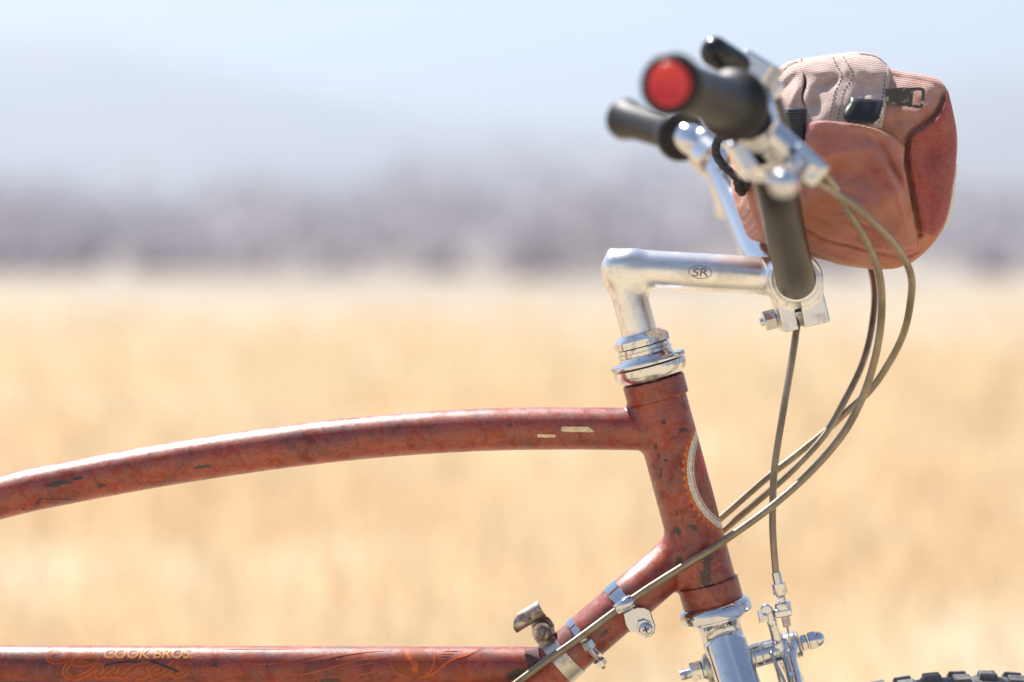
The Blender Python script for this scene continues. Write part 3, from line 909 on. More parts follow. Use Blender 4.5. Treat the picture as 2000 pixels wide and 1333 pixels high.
# clamp bolt
bd = nrm(P(1557, 611) - P(1500, 626.5))
bc = P(1500, 626.5)
v, f = tube(np.array([bc - bd * 14 * K, bc + bd * 110 * K]), 7.5 * K, 20); sharp(mesh_obj('clamp_bolt', v, f, M['chrome'], bike), 40)
v, f = hexnut(bc - bd * 9 * K, bd, 19 * K, 26 * K, 0.42); sharp(mesh_obj('clamp_nut', v, f, M['chrome_worn'], bike), 20)
v, f = thread(bc - bd * 16 * K, bd, 9 * K, 9 * K, 2.2 * K); mesh_obj('bolt_end', v, f, M['chrome_worn'], bike)

# ------------------------------------------------------------------ fork
def blade_c(a, s):
    y = s * (16 + 96 * np.clip((a - 508) / 230, 0, 1) ** 1.15)
    f = 1 + 4 * np.clip((a - 540) / 90, 0, 1) + 0.00004 * np.clip(a - 700, 0, 9999) ** 2 * 1.55
    return f, y
def f_fork(p):
    r = p - O3
    a = r @ D3 / K; f = r @ F3 / K; y = r[:, 1] / K
    neck = np.maximum(np.hypot(f, y) - (41 + 11 * np.clip((512 - a) / 24, 0, 1) ** 2), np.maximum(484 - a, a - 548))
    d = neck
    for s in (-1, 1):
        fc, yc = blade_c(a, s)
        ex, ey = 42.0, 30.0
        q = np.hypot((f - fc) / ex, (y - yc) / ey)
        b = (q - 1) * ey * 0.95
        b -= 2.2 * np.exp(-((f - fc - 10) / 6.5) ** 2)      # drawn ridge along the blade
        top = 512 + 0.012 * (f - fc) ** 2
        b = np.maximum(b, top - a); b = np.maximum(b, a - 720)
        d = smin(d, b, 7)
    return d * K
lo = np.min([S(480, -70), S(720, -70)], 0); hi = np.max([S(480, 75), S(720, 80)], 0)
lo[1], hi[1] = -150 * K, 150 * K
fork = sdf_obj('fork', f_fork, lo, hi, 0.0011, M['chrome'], bike, label='bright chrome fork')
a_hub = float((HUB - O3) @ D3 / K)
for s in (-1, 1):
    aa = np.linspace(690, a_hub, 40)
    pts, rad = [], []
    for a in aa:
        fc, yc = blade_c(a, s)
        pts.append(S(a, float(fc) + (float((HUB - O3) @ F3 / K) - float(blade_c(a_hub, 1)[0])) * ((a - 690) / (a_hub - 690)) ** 2.2, float(yc) * (1 + .55 * ((a - 690) / (a_hub - 690)))))
        rad.append((36 - 14 * (a - 690) / (a_hub - 690)) * K)
    v, f = tube(np.array(pts), rad, 26); mesh_obj('fork_blade', v, f, M['chrome'], bike)

# ------------------------------------------------------------------ wheels
def wheel(name, hub, vis):
    w = bpy.data.objects.new(name, None); w.parent = bike; w.location = Vector(hub) - wloc(bike); w.empty_display_size = .05
    C.objects.link(w)
    TRr, RR = 0.0265, WHEEL_R - 0.0035 - 0.0265
    def torus(R, r, sy=1.0, n=120, m_=24):
        v = []
        for i in range(n):
            t = 2 * math.pi * i / n
            for j in range(m_):
                q = 2 * math.pi * j / m_
                rr = R + r * math.cos(q)
                v.append(hub + np.array([rr * math.sin(t), r * sy * math.sin(q), rr * math.cos(t)]))
        f = [(i * m_ + j, ((i + 1) % n) * m_ + j, ((i + 1) % n) * m_ + (j + 1) % m_, i * m_ + (j + 1) % m_) for i in range(n) for j in range(m_)]
        return v, f
    v, f = torus(RR, TRr); tyre = mesh_obj('tyre', v, f, M['tyre_rubber'], w)
    v, f = torus(RR - 0.024, 0.009, 1.6, 120, 16); mesh_obj('rim', v, f, M['chrome'], w)
    v, f = lathe(hub - Y3 * .05, Y3, [(0, .005), (0, .008), (.018, .009), (.02, .025), (.024, .025), (.026, .013), (.074, .013), (.076, .025), (.08, .025), (.082, .009), (.1, .008), (.1, .005)], 28)
    sharp(mesh_obj('hub', v, f, M['chrome'], w))
    mb = MB()
    for i in range(36):
        t = 2 * math.pi * i / 36; s = 1 if i % 2 else -1
        t2 = t + (0.5 if (i // 2) % 2 else -.5)
        a = hub + np.array([.022 * math.sin(t2), .026 * s, .022 * math.cos(t2)]); b = hub + np.array([(RR - .03) * math.sin(t), .004 * s, (RR - .03) * math.cos(t)])
        vv, ff = tube(np.array([a, b]), 0.001, 6, False); mb.add(vv, ff)
    mb.build('spokes', M['wire'], w, kind='stuff')
    # tread blocks
    N = 110
    rest = MB()
    def knob(t, yw, half_l, half_w, tilt):
        q = math.asin(max(-1, min(1, yw / TRr)))
        er = np.array([math.sin(t), 0, math.cos(t)]); et = np.array([math.cos(t), 0, -math.sin(t)])
        nn = er * math.cos(q) + Y3 * math.sin(q); bb = -er * math.sin(q) + Y3 * math.cos(q)
        c = hub + er * RR + nn * TRr
        vv = []
        for (hz, k) in ((-.002, 1.12), (.0028, 1.0), (.0036, .86)):
            for sx, sy in ((-1, -1), (1, -1), (1, 1), (-1, 1)):
                vv.append(c + nn * hz + et * half_l * sx * k + bb * half_w * sy * k)
        ff = [(8, 9, 10, 11)] + [(i * 4 + j, i * 4 + (j + 1) % 4, (i + 1) * 4 + (j + 1) % 4, (i + 1) * 4 + j) for i in range(2) for j in range(4)]
        return vv, ff
    for i in range(N):
        t = 2 * math.pi * (i + 0.33) / N
        rows = ((-.0085, .0058, .0042), (.0105, .0058, .0042), (.0225, .0050, .0036), (-.0232, .0050, .0036)) if i % 2 else ((-.0012, .0058, .0052), (-.0178, .0055, .0038), (.0182, .0055, .0038))
        ang = (t + math.pi) % (2 * math.pi) - math.pi
        for yw, hl, hw in rows:
            vv, ff = knob(t, yw, hl, hw, 0)
            if vis and -0.28 < ang < 0.20: sharp(mesh_obj('tread_knob', vv, ff, M['tyre_rubber'], w), 20)
            else: rest.add(vv, ff)
    rest.build('tread', M['tyre_rubber'], w, smooth=False, kind='stuff')
    return w
wheel('front_wheel', HUB, True)
wheel('rear_wheel', REAR, False)

# ------------------------------------------------------------------ front caliper brake
AB = 577.0
def BR(f, y=0.0, da=0.0): return S(AB + da, f, y)
def brake_ring(name, prof, mat, seg=40, deg=28, rfun=None):
    v, f = lathe(BR(0), F3, SP(prof), seg, rfun)
    return sharp(mesh_obj(name, v, f, mat, bike), deg)
v, f = thread(BR(-100), F3, 11 * K, 26 * K, 3.0 * K, 24); mesh_obj('brake_bolt_end', v, f, M['chrome_worn'], bike)
v, f = hexnut(BR(-79), F3, 18.5 * K, 25 * K, 0.25); sharp(mesh_obj('brake_bolt_nut', v, f, M['chrome_worn'], bike), 20)
brake_ring('brake_washer', [(-54, 12), (-54, 21), (-49, 21.5), (-49, 12)], M['chrome'])
brake_ring('curved_spacer', [(-49, 14), (-48.5, 27), (-44, 30), (-34, 30), (-30, 20)], M['steel'])
brake_ring('brake_spacer', [(36, 14), (36, 23.5), (48, 23.5), (49, 22.5), (49, 14)], M['chrome_worn'])
brake_ring('brake_spacer', [(49.8, 14), (49.8, 23), (51, 24), (64, 24), (65, 23), (65, 14)], M['chrome'])
brake_ring('brake_body', [(65.8, 14), (65.8, 22.5), (67, 23.5), (100, 23.5), (102, 22), (102, 12)], M['chrome'])
brake_ring('brake_washer', [(139, 10), (139, 25), (141, 26), (143, 25), (143.5, 10)], M['steel'])
v, f = hexnut(BR(145), F3, 15.5 * K, 13 * K, 0.35); sharp(mesh_obj('lock_nut', v, f, M['chrome'], bike), 20)
v, f = hexnut(BR(160), F3, 17 * K, 17 * K, 0.35); sharp(mesh_obj('acorn_nut', v, f, M['chrome'], bike), 20)
brake_ring('acorn_dome', [(176, 15.5), (181, 15.2), (186, 13.2), (190, 9.5), (192.5, 4), (193, 0.5)], M['chrome'], 32, 60)
# caliper arms, forged: pivot boss, upper cable arm, and the two long arms that straddle the tyre
def arm_sdf(pts, rad, flat):
    pts = [np.asarray(p) for p in pts]
    def f_(p):
        d = None
        for i in range(len(pts) - 1):
            s_ = sd_seg(p, pts[i], pts[i + 1], rad[i], rad[i + 1])
            d = s_ if d is None else smin(d, s_, 4 * K)
        return d
    return f_
def bbox(pts, pad):
    p = np.array(pts); return p.min(0) - pad, p.max(0) + pad
# outer (near-side) arm
boss1 = (BR(114), BR(138))
pa = [BR(124), P(1541, 1283, -.010), P(1550, 1320, -.022), P(1562, 1372, -.040), P(1566, 1440, -.046), P(1560, 1500, -.043)]
g1_ = arm_sdf(pa, [17 * K, 14 * K, 14 * K, 14 * K, 12 * K, 10 * K], 1)
f1_ = lambda p: smin(sd_cyl(p, boss1[0], boss1[1], 28 * K, 3 * K), g1_(p), 9 * K)
lo, hi = bbox(pa + list(boss1), 32 * K); sdf_obj('caliper_arm', f1_, lo, hi, 0.0011, M['alloy_bright'], bike)
# inner (far-side) arm with the cable arm that reaches up
pb = [BR(106), P(1530, 1285, .012), P(1556, 1330, .028), P(1565, 1372, .042), P(1566, 1440, .048), P(1560, 1500, .045)]
pc = [BR(104), P(1517, 1246, -.006), P(1507, 1214, -.010), P(1500, 1192, -.011)]
g2_ = arm_sdf(pb, [16 * K, 14 * K, 14 * K, 13 * K, 12 * K, 10 * K], 1)
g3_ = arm_sdf(pc, [13 * K, 10.5 * K, 9.5 * K, 10 * K], 1)
f2_ = lambda p: smin(smin(sd_cyl(p, BR(92), BR(115), 23 * K, 2 * K), g2_(p), 8 * K), g3_(p), 8 * K)
lo, hi = bbox(pb + pc, 30 * K); sdf_obj('caliper_arm', f2_, lo, hi, 0.0011, M['alloy_bright'], bike)
mb = MB()                                           # return springs
for pts in ([BR(92, -6, 4), P(1506, 1274, -.014), P(1517, 1300, -.020), P(1533, 1335, -.030), P(1546, 1390, -.040)],
            [BR(90, 8, 2), P(1512, 1290, .012), P(1520, 1318, .022), P(1530, 1360, .034)]):
    v, f = tube(resample(smooth_path(pts, 10), .002), 3.3 * K, 10); mb.add(v, f)
mb.build('return_spring', M['wire'], bike)
# cable anchor head: hex bolt, block, barrel adjuster
yA = -.012
xd = nrm(P(1545, 1193, yA) - P(1500, 1201, yA)); zd = np.cross(xd, Y3); zd = zd if zd[2] > 0 else -zd
fa = lambda p: smin(sd_box(p, P(1529, 1196, yA), np.array([xd, Y3, zd]), (17 * K, 15 * K, 8.5 * K), 5 * K), sd_cyl(p, P(1496, 1190, yA) - Y3 * 10 * K, P(1496, 1190, yA) + Y3 * 10 * K, 10.5 * K, 3 * K), 7 * K)
lo, hi = bbox([P(1485, 1215, yA), P(1550, 1175, yA)], 20 * K); sdf_obj('cable_anchor_block', fa, lo, hi, 0.0009, M['alloy_bright'], bike)
v, f = hexnut(P(1481, 1206, yA), xd, 12.5 * K, 18 * K, 0.3); sharp(mesh_obj('anchor_bolt', v, f, M['alloy'], bike), 20)
b0, b1 = P(1515.5, 1118, yA), P(1537.5, 1224, yA)
bx = nrm(b1 - b0); BL = float(np.linalg.norm(b1 - b0) / K)
def barrel(name, prof, mat, rfun=None, seg=36, deg=30):
    v, f = lathe(b0, bx, SP(prof), seg, rfun); return sharp(mesh_obj(name, v, f, mat, bike), deg)
barrel('cable_ferrule', [(0, 7), (0, 9), (23, 9.3), (24, 8)], M['chrome'])
def kn2(a, i): return 1 + 0.05 * (np.arange(len(a)) % 2) if 1 <= i <= 2 else np.ones(len(a))
barrel('barrel_adjuster', [(22, 8), (22, 13), (43, 13.4), (48, 10), (50, 8)], M['chrome_worn'], kn2, 44, 50)
v, f = thread(b0 + bx * 48 * K, bx, 8.5 * K, 18 * K, 3 * K, 22); mesh_obj('adjuster_thread', v, f, M['chrome_worn'], bike)
v, f = lathe(b0 + bx * 60 * K, bx, SP([(0, 8), (0, 15), (1.5, 16.3), (13, 16.3), (14.5, 15), (14.5, 8)]), 40); sharp(mesh_obj('adjuster_nut', v, f, M['chrome_worn'], bike), 28)
v, f = thread(b0 + bx * 84 * K, bx, 8.8 * K, 24 * K, 3 * K, 22); mesh_obj('adjuster_thread', v, f, M['steel'], bike)
v, f = tube(np.array([b1 - bx * 3 * K, P(1541, 1243, yA), P(1547, 1268, yA)]), 2.0 * K, 8); mesh_obj('inner_cable', v, f, M['wire'], bike)

# ------------------------------------------------------------------ cable housings: coiled, with fine ribs
def make_housing():
    m_ = NT('clear_coated_coil_housing')
    n_ = m_.noise(40, 4, 0.6)
    m_.set('Base Color', m_.ramp(n_, [(0.35, srgb(122, 110, 94)), (0.65, srgb(160, 146, 126))]))
    m_.set('Metallic', 0.9); m_.set('Roughness', 0.42); m_.set('Coat Weight', 0.3); m_.set('Coat Roughness', 0.35)
    return m_.m
M['housing'] = make_housing()
def housing(name, pts, r=7.4, label=None, parent=bike, step=1.15):
    p = resample(smooth_path([P(*q) for q in pts], 24), step * K * 0.72)
    rr = np.where((np.arange(len(p)) // 2) % 2 == 0, r, r * 0.95) * K
    v, f = tube(p, rr, 12)
    return mesh_obj(name, v, f, M['housing'], parent, True, label=label)
# front brake: from the far lever down behind the stem
housing('cable_housing', [(1408, 330, .21), (1440, 300, .16), (1500, 330, .09), (1548, 440, .05), (1562, 545, .036), (1560, 610, .022), (1554, 655, .014), (1547, 702, .006), (1530, 802, -.004), (1513, 912, -.010), (1509, 1002, -.012), (1510.5, 1060, yA), (1515.5, 1120, yA)], 7.2, 'brake cable housing hanging straight down to the front brake')
# rear brake housing: in front of the head tube and along the down tube
housing('cable_housing', [(1572, 308, -.215), (1590, 322, -.20), (1625, 360, -.165), (1652, 405, -.13), (1676, 442, -.11), (1700, 487, -.09), (1716, 532, -.075), (1722, 582, -.06), (1719, 645, -.045), (1706, 712, -.035), (1683, 780, -.028), (1645, 850, -.024), (1580, 925, -.023), (1500, 995, -.024), (1400, 1066, -.0265), (1337, 1105, -.0245), (1240, 1167, -.021), (1125, 1251, -.020), (1062, 1295, -.020), (960, 1372, -.020), (860, 1450, -.018)], 7.6, 'thick ribbed cable housing crossing in front of the head tube')
# gear housing with the widest bow
housing('cable_housing', [(1520, 190, -.205), (1548, 290, -.205), (1585, 345, -.19), (1627, 374, -.16), (1676, 408, -.13), (1726, 453, -.10), (1762, 498, -.075), (1780, 543, -.055), (1778, 592, -.035), (1766, 648, -.018), (1740, 703, -.004), (1700, 762, .004), (1650, 808, .010), (1612, 843, .013), (1550, 893, .017), (1500, 932, .020), (1407, 1013, .024), (1330, 1080, .024), (1200, 1190, .022), (1000, 1345, .02)], 7.2, 'cable housing with the widest bow below the bag')
# far shifter housing, passing behind the bag
housing('cable_housing', [(1480, 240, .20), (1560, 300, .15), (1640, 400, .12), (1684, 470, .10), (1701, 525, .08), (1708, 570, .06), (1706, 615, .045), (1697, 668, .03), (1680, 722, .018), (1650, 782, .008), (1612, 848, .002), (1555, 912, .002), (1500, 962, .008), (1422, 1029, .026), (1340, 1094, .031), (1200, 1205, .030), (1020, 1350, .026)], 6.8, 'cable housing that comes out under the bag')

# ------------------------------------------------------------------ clamps on the down tube
def dt_ring(name, s0, s1, r, mat, th=2.2):
    v, f = lathe(DTP(0), T3, SP([(s0, r - th - 2), (s0, r), (s0 + .8, r + .8), (s1 - .8, r + .8), (s1, r), (s1, r - th - 2)]), 72)
    return sharp(mesh_obj(name, v, f, mat, bike), 30)
clip = dt_ring('cable_clip_band', 128, 156, 48.2, M['chrome'])
# the clip's saddle over the housing and its lug
hA, hB = P(1236, 1170, -.021), P(1203, 1192, -.021)
v_, f_ = [], []
hx = nrm(hB - hA); up = np.cross(hx, Y3); up = up if up[2] > 0 else -up
for i in range(2):
    c = hA if i == 0 else hB
    for rr in (9.2, 11.4):
        for k in range(15):
            a = -0.35 + (math.pi + .7) * k / 14
            v_.append(c + K * rr * (math.cos(a) * up - math.sin(a) * Y3))
for k in range(14):
    f_ += [(k, k + 1, 30 + k + 1, 30 + k), (15 + k, 45 + k, 45 + k + 1, 15 + k + 1), (k, 15 + k, 16 + k, k + 1), (30 + k, 31 + k, 46 + k, 45 + k)]
mesh_obj('cable_saddle', v_, f_, M['chrome'], bike)
lug = [(1199, 1176), (1214, 1168), (1229, 1161), (1238, 1179), (1254, 1184), (1270, 1192), (1273, 1204), (1280, 1224), (1279, 1235), (1272, 1243), (1261, 1246), (1250, 1242), (1243, 1236), (1228, 1234), (1219, 1224), (1215, 1208)]
lugm = MB(); lv_, lf_ = plate([(1216, 1199), (1230, 1192), (1244, 1186), (1258, 1186), (1270, 1192), (1274, 1206), (1280, 1222), (1279, 1235), (1272, 1243), (1261, 1246), (1250, 1242), (1243, 1236), (1229, 1235), (1221, 1222)], -.0195, -.0150, 0.07); lugm.add(lv_, lf_)
lv_, lf_ = plate([(1246, 1214), (1258, 1210), (1271, 1216), (1277, 1228), (1272, 1241), (1260, 1244), (1249, 1238), (1245, 1226)], -.0235, -.0185, 0.10); lugm.add(lv_, lf_)
lugm.build('clip_lug', M['chrome'], bike, deg=25)
sc = P(1261, 1229, -.0235)
v, f = lathe(sc, -Y3, SP([(0, 11), (0, 13), (3, 13), (6.5, 10.5), (8, 6), (8.3, 1)]), 32); scr = sharp(mesh_obj('cross_head_screw', v, f, M['chrome'], bike), 40)
mb = MB()
for ang in (0.35, 0.35 + math.pi / 2):
    dx_ = np.array([math.cos(ang), 0, math.sin(ang)]); dz_ = np.array([-math.sin(ang), 0, math.cos(ang)])
    c = sc - Y3 * 8.4 * K
    q = [c + K * (sx * 6.5 * dx_ + sz * 1.7 * dz_) - Y3 * (0.0001 if ang < 1 else 0.00016) for sx, sz in ((-1, -1), (1, -1), (1, 1), (-1, 1))]
    mb.add(q + [w + Y3 * .001 for w in q], [(3, 2, 1, 0), (0, 1, 5, 4), (1, 2, 6, 5), (2, 3, 7, 6), (3, 0, 4, 7)])
mb.build('screw_cross', M['shim'], scr, smooth=False)
# thin band with its tightening bolt
dt_ring('thin_band', 241, 256, 48.2, M['chrome'])
e0, e1 = P(1148, 1258, -.0175), P(1172, 1294, -.0150)
ed = nrm(e1 - e0)
v, f = tube(np.array([e0 - ed * 6 * K, e1 + ed * 14 * K]), 4.2 * K, 14); mesh_obj('band_bolt', v, f, M['steel'], bike)
v, f = hexnut(e0 - ed * 8 * K, ed, 11.5 * K, 18 * K, 0.5); sharp(mesh_obj('band_eyelet', v, f, M['chrome'], bike), 20)
v, f = hexnut(e1 - ed * 6 * K, ed, 10.5 * K, 14 * K, 0.1); sharp(mesh_obj('band_nut', v, f, M['chrome'], bike), 20)
mb = MB()
for c_, pp in ((e0, 251), (e1, 246)):
    v, f = tube(np.array([c_ + ed * 2 * K, DTP(pp, float((c_ - DT3) @ N3 / K) * .96, float(c_[1] / K) * .82)]), 6.5 * K, 12); mb.add(v, f)
mb.build('band_ears', M['chrome'], bike)
# wide dull band of the old lamp bracket
dt_ring('bracket_band', 289, 322, 49.0, M['steel'], 2.5)
tong = []
for k in range(15):
    a = math.radians(200 - 250 * k / 14)
    tong.append((1058.5 + 19.5 * math.cos(a), 1236 - 20.5 * math.sin(a)))
tong = tong[:13] + [(1086, 1248), (1099, 1262), (1092, 1290), (1062, 1274), (1050, 1258)]
v, f = plate(tong, -.0085, -.0040, 0.05); sharp(mesh_obj('bracket_tongue', v, f, M['rusty'], bike), 30)
v, f = plate([(a + 6, b - 2) for a, b in tong], .0005, .0045, 0.05); sharp(mesh_obj('bracket_tongue', v, f, M['rusty'], bike), 30)
v, f = lathe(P(1062, 1239, -.0085), -Y3, SP([(0, 12), (0, 14), (4, 13.6), (8, 11), (10.5, 6), (11, 1)]), 32); scr = sharp(mesh_obj('slotted_screw', v, f, M['rusty'], bike), 45)
c = P(1062, 1239, -.0085) - Y3 * 11.1 * K
sd_ = nrm(np.array([0.35, 0, 0.94])); sn_ = np.array([sd_[2], 0, -sd_[0]])
q = [c + K * (sx * 11 * sd_ + sz * 2.0 * sn_) for sx, sz in ((-1, -1), (1, -1), (1, 1), (-1, 1))]
mesh_obj('screw_slot', q + [w + Y3 * .0025 for w in q], [(0, 1, 2, 3), (0, 1, 5, 4), (1, 2, 6, 5), (2, 3, 7, 6), (3, 0, 4, 7)], M['shim'], scr, smooth=False)
# rolled clip of the bracket: an open trough of sheet steel
t0, t1 = P(1011, 1214, -.003), P(1060, 1196, -.003)
t0, t1 = P(1018, 1212, -.003), P(1058, 1188, -.003) + 0
tx_ = nrm(t1 - t0); tu = np.cross(tx_, Y3); tu = tu if tu[2] > 0 else -tu
v_, f_ = [], []
nk, ns = 21, 7
tips = 16 * K
for layer, rr in enumerate((17.0, 15.2)):
    for i in range(ns):
        for k in range(nk):
            a = math.radians(-62 + 250 * k / (nk - 1))          # angle from up, towards the viewer
            cut = tips * max(0, math.sin(min(a, 1.9) * .83)) ** 2 * (1 - i / (ns - 1)) ** 2 * 1.25
            pos = t0 + (t1 - t0) * i / (ns - 1) - tx_ * cut
            v_.append(pos + K * rr * (math.cos(a) * tu - math.sin(a) * Y3))
L = ns * nk
for i in range(ns - 1):
    for k in range(nk - 1):
        q = (i * nk + k, i * nk + k + 1, (i + 1) * nk + k + 1, (i + 1) * nk + k)
        f_.append(q); f_.append(tuple(L + x for x in q[::-1]))
for k in range(nk - 1):
    f_.append((k, L + k, L + k + 1, k + 1)); e = (ns - 1) * nk; f_.append((e + k + 1, L + e + k + 1, L + e + k, e + k))
for i in range(ns - 1):
    f_.append((i * nk, (i + 1) * nk, L + (i + 1) * nk, L + i * nk)); e = nk - 1
    f_.append((i * nk + e, L + i * nk + e, L + (i + 1) * nk + e, (i + 1) * nk + e))
sharp(mesh_obj('rolled_clip', v_, f_, M['rusty'], bike), 40)
v, f = plate([(1036, 1210), (1056, 1200), (1072, 1206), (1082, 1220), (1084, 1238), (1072, 1250), (1052, 1252), (1040, 1236)], -.0035, .000, 0.04); sharp(mesh_obj('clip_web', v, f, M['rusty'], bike), 30)
# cracked dark shim under the band, where the tubes meet
patch_on_tube([[(1025, 1271.5), (1036, 1270), (1051, 1268), (1050, 1262.5), (1056, 1263.5)], [(1034, 1304), (1052, 1306), (1070, 1304), (1082, 1302), (1086, 1298)]], low_path, LR, 0.0006, M['shim'], 'rubber_shim', bike)

# ------------------------------------------------------------------ handlebar
cl = ccl
near_pts = [cl + Y3 * 0.0, cl - Y3 * .022, P(1552, 547, -.038), P(1549, 524, -.066), P(1539, 480, -.102), P(1528, 425, -.145), P(1516, 365, -.187), P(1498, 300, -.214), P(1468, 240, -.236), P(1437, 207, -.258), P(1312, 166, -.352)]
far_pts = [cl - Y3 * 0.0, cl + Y3 * .022, P(1543, 541, .038), P(1522, 526, .066), P(1484, 495, .105), P(1463, 448, .15), P(1440, 395, .195), P(1415, 340, .228), P(1384, 296, .25), P(1335, 266, .268), P(1222, 233, .362)]
bar_near = resample(smooth_path(near_pts, 14), .004); bar_far = resample(smooth_path(far_pts, 14), .004)
def bar_half(path, mat, nm, label=None):
    n = len(path); r = np.full(n, .0127)
    v, f = tube(path, r, 30); return mesh_obj(nm, v, f, mat, bike, True, label=label)
hb1 = bar_half(bar_near, M['bar_dark_reflection'], 'handlebar', 'near half of the chrome handlebar, its dark reflection painted in, rising towards the viewer')
hb2 = bar_half(bar_far, M['chrome'], 'handlebar', 'chrome far half of the handlebar')
for s in (-1, 1):
    v, f = lathe(cl + Y3 * s * .0190, Y3 * s, [(0, .0125), (0, 43 * K), (.0010, 43.5 * K), (.0018, 42.5 * K), (.002, 39 * K), (.0026, .0127)], 56)
    sharp(mesh_obj('bar_sleeve', v, f, M['alloy'], bike), 30)
# grips
def grip(path_pts, red, nm, label):
    a, b = np.asarray(path_pts[-2]), np.asarray(path_pts[-1])
    ax = nrm(b - a); L_ = float(np.linalg.norm(b - a)) + .004
    o = a
    prof = [(-.001, .012), (-.001, .0185), (.001, .0203), (.0045, .0208), (.0075, .0203), (.0095, .0180), (.013, .0150), (.03, .0141), (L_ * .5, .0139), (L_ - .03, .0141), (L_ - .017, .0150), (L_ - .010, .0164), (L_ - .004, .0172), (L_ - .0012, .0168), (L_, .0154), (L_ - .0006, .0118)]
    g = bpy.data.objects.new(nm, None); g.parent = bike; g.location = Vector(o) - wloc(bike); g.empty_display_size = .03; C.objects.link(g)
    g['label'] = label
    v, f = lathe(o, ax, prof, 48); mesh_obj('grip_sleeve', v, f, M['rubber'], g)
    v, f = lathe(o + ax * (L_ - .002), ax, [(0, .0118), (.0020, .0118), (.0036, .0112), (.0042, .0104), (.0040, .0096), (.0022, .0084), (.0018, .0020), (.0018, .0002)], 48)
    mesh_obj('end_plug', v, f, M['red_plastic'], g, label='red plastic plug in the end of the grip' if red else None)
    return g
grip(near_pts, True, 'grip', 'black rubber grip with a red end plug, nearest the viewer')
grip(far_pts, False, 'grip', 'black rubber grip on the far side')
# brake levers
def lever(nearside):
    nm = 'brake_lever'
    g = bpy.data.objects.new(nm, None); g.parent = bike; C.objects.link(g); g.empty_display_size = .03
    if nearside:
        c0 = P(1490, 285, -.222); g.location = Vector(c0) - wloc(bike)
        A, B = P(1476, 236, -.238), P(1578, 322, -.242)
        xa = nrm(B - A)
        def fb(p):
            d = sd_seg(p, A, B, .0085, .0070)
            d = smin(d, sd_seg(p, A + (B - A) * .1 + np.array([0, .004, -.009]), A + (B - A) * .7 + np.array([0, .006, -.010]), .0065, .005), .004)
            d = smin(d, sd_box(p, P(1575, 326, -.242), np.array([xa, Y3, np.cross(xa, Y3)]), (.011, .009, .008), .003), .004)
            return d
        lo, hi = bbox([A, B, A + np.array([0, 0, -.02])], .022); sdf_obj('lever_body', fb, lo, hi, 0.0012, M['chrome'], g)
        q0 = P(1503, 318, -.208); q1 = P(1484, 268, -.226)
        v, f = lathe(q0, q1 - q0, [(0, .012), (0, .0155), (.001, .0162), (.016, .0162), (.017, .0155), (.017, .012)], 40); sharp(mesh_obj('lever_clamp', v, f, M['alloy_bright'], g), 30)
        fblk = lambda p: smin(sd_box(p, P(1449, 306, -.236), np.array([nrm(P(1470, 330, -.236) - P(1440, 280, -.236)), Y3, np.cross(nrm(P(1470, 330, -.236) - P(1440, 280, -.236)), Y3)]), (.0105, .008, .0052), .002), sd_seg(p, P(1462, 330, -.228), P(1500, 330, -.215), .006, .006), .006)
        lo, hi = bbox([P(1430, 350, -.25), P(1510, 275, -.2)], .012); sdf_obj('clamp_ear', fblk, lo, hi, 0.0012, M['alloy_bright'], g)
        bl = [P(1566, 322, -.252), P(1562, 332, -.275), P(1554, 344, -.305), P(1542, 353, -.335), P(1533, 358, -.352)]
        pth = resample(smooth_path(bl, 10), .003); v, f = tube(pth, np.linspace(.0062, .0045, len(pth)), 18, True, 0.75); mesh_obj('lever_blade', v, f, M['chrome'], g)
        o_ = P(1530, 358, -.350); d_ = nrm(o_ - P(1542, 353, -.335))
        th = np.linspace(0, math.pi, 17); v, f = lathe(o_, d_, [(-.0080 * math.cos(t), max(.0002, .0080 * math.sin(t))) for t in th], 32); mesh_obj('lever_ball', v, f, M['chrome'], g)
        v, f = lathe(P(1579, 320, -.238), nrm(P(1592, 330, -.225) - P(1572, 312, -.24)), [(0, .003), (0, .0045), (.009, .0045), (.010, .003)], 20); sharp(mesh_obj('cable_adjuster', v, f, M['alloy'], g), 30)
        g['label'] = 'chrome brake lever with a ball end below the near grip'
    else:
        c0 = P(1395, 300, .24); g.location = Vector(c0) - wloc(bike)
        A, B = P(1375, 272, .25), P(1412, 322, .25)
        lo, hi = bbox([A, B], .016); sdf_obj('lever_body', lambda p: sd_seg(p, A, B, .009, .0075), lo, hi, 0.0014, M['alloy'], g)
        bl = [P(1396, 300, .262), P(1398, 330, .29), P(1402, 365, .32), P(1412, 402, .345)]
        pth = resample(smooth_path(bl, 10), .003); v, f = tube(pth, np.linspace(.0095, .0065, len(pth)), 18, True, 0.8); mesh_obj('lever_blade', v, f, M['alloy'], g)
        o_ = P(1414, 408, .348); th = np.linspace(0, math.pi, 15); v, f = lathe(o_, nrm(P(1414, 408, .348) - P(1402, 365, .32)), [(-.008 * math.cos(t), max(.0002, .008 * math.sin(t))) for t in th], 28); mesh_obj('lever_ball', v, f, M['alloy'], g)
        q0, q1 = P(1400, 315, .239), P(1372, 288, .255)
        v, f = lathe(q0, q1 - q0, [(0, .012), (0, .0155), (.001, .0162), (.014, .0162), (.015, .0155), (.015, .012)], 36); sharp(mesh_obj('lever_clamp', v, f, M['alloy_bright'], g), 30)
        g['label'] = 'brake lever on the far side of the handlebar'
lever(True); lever(False)
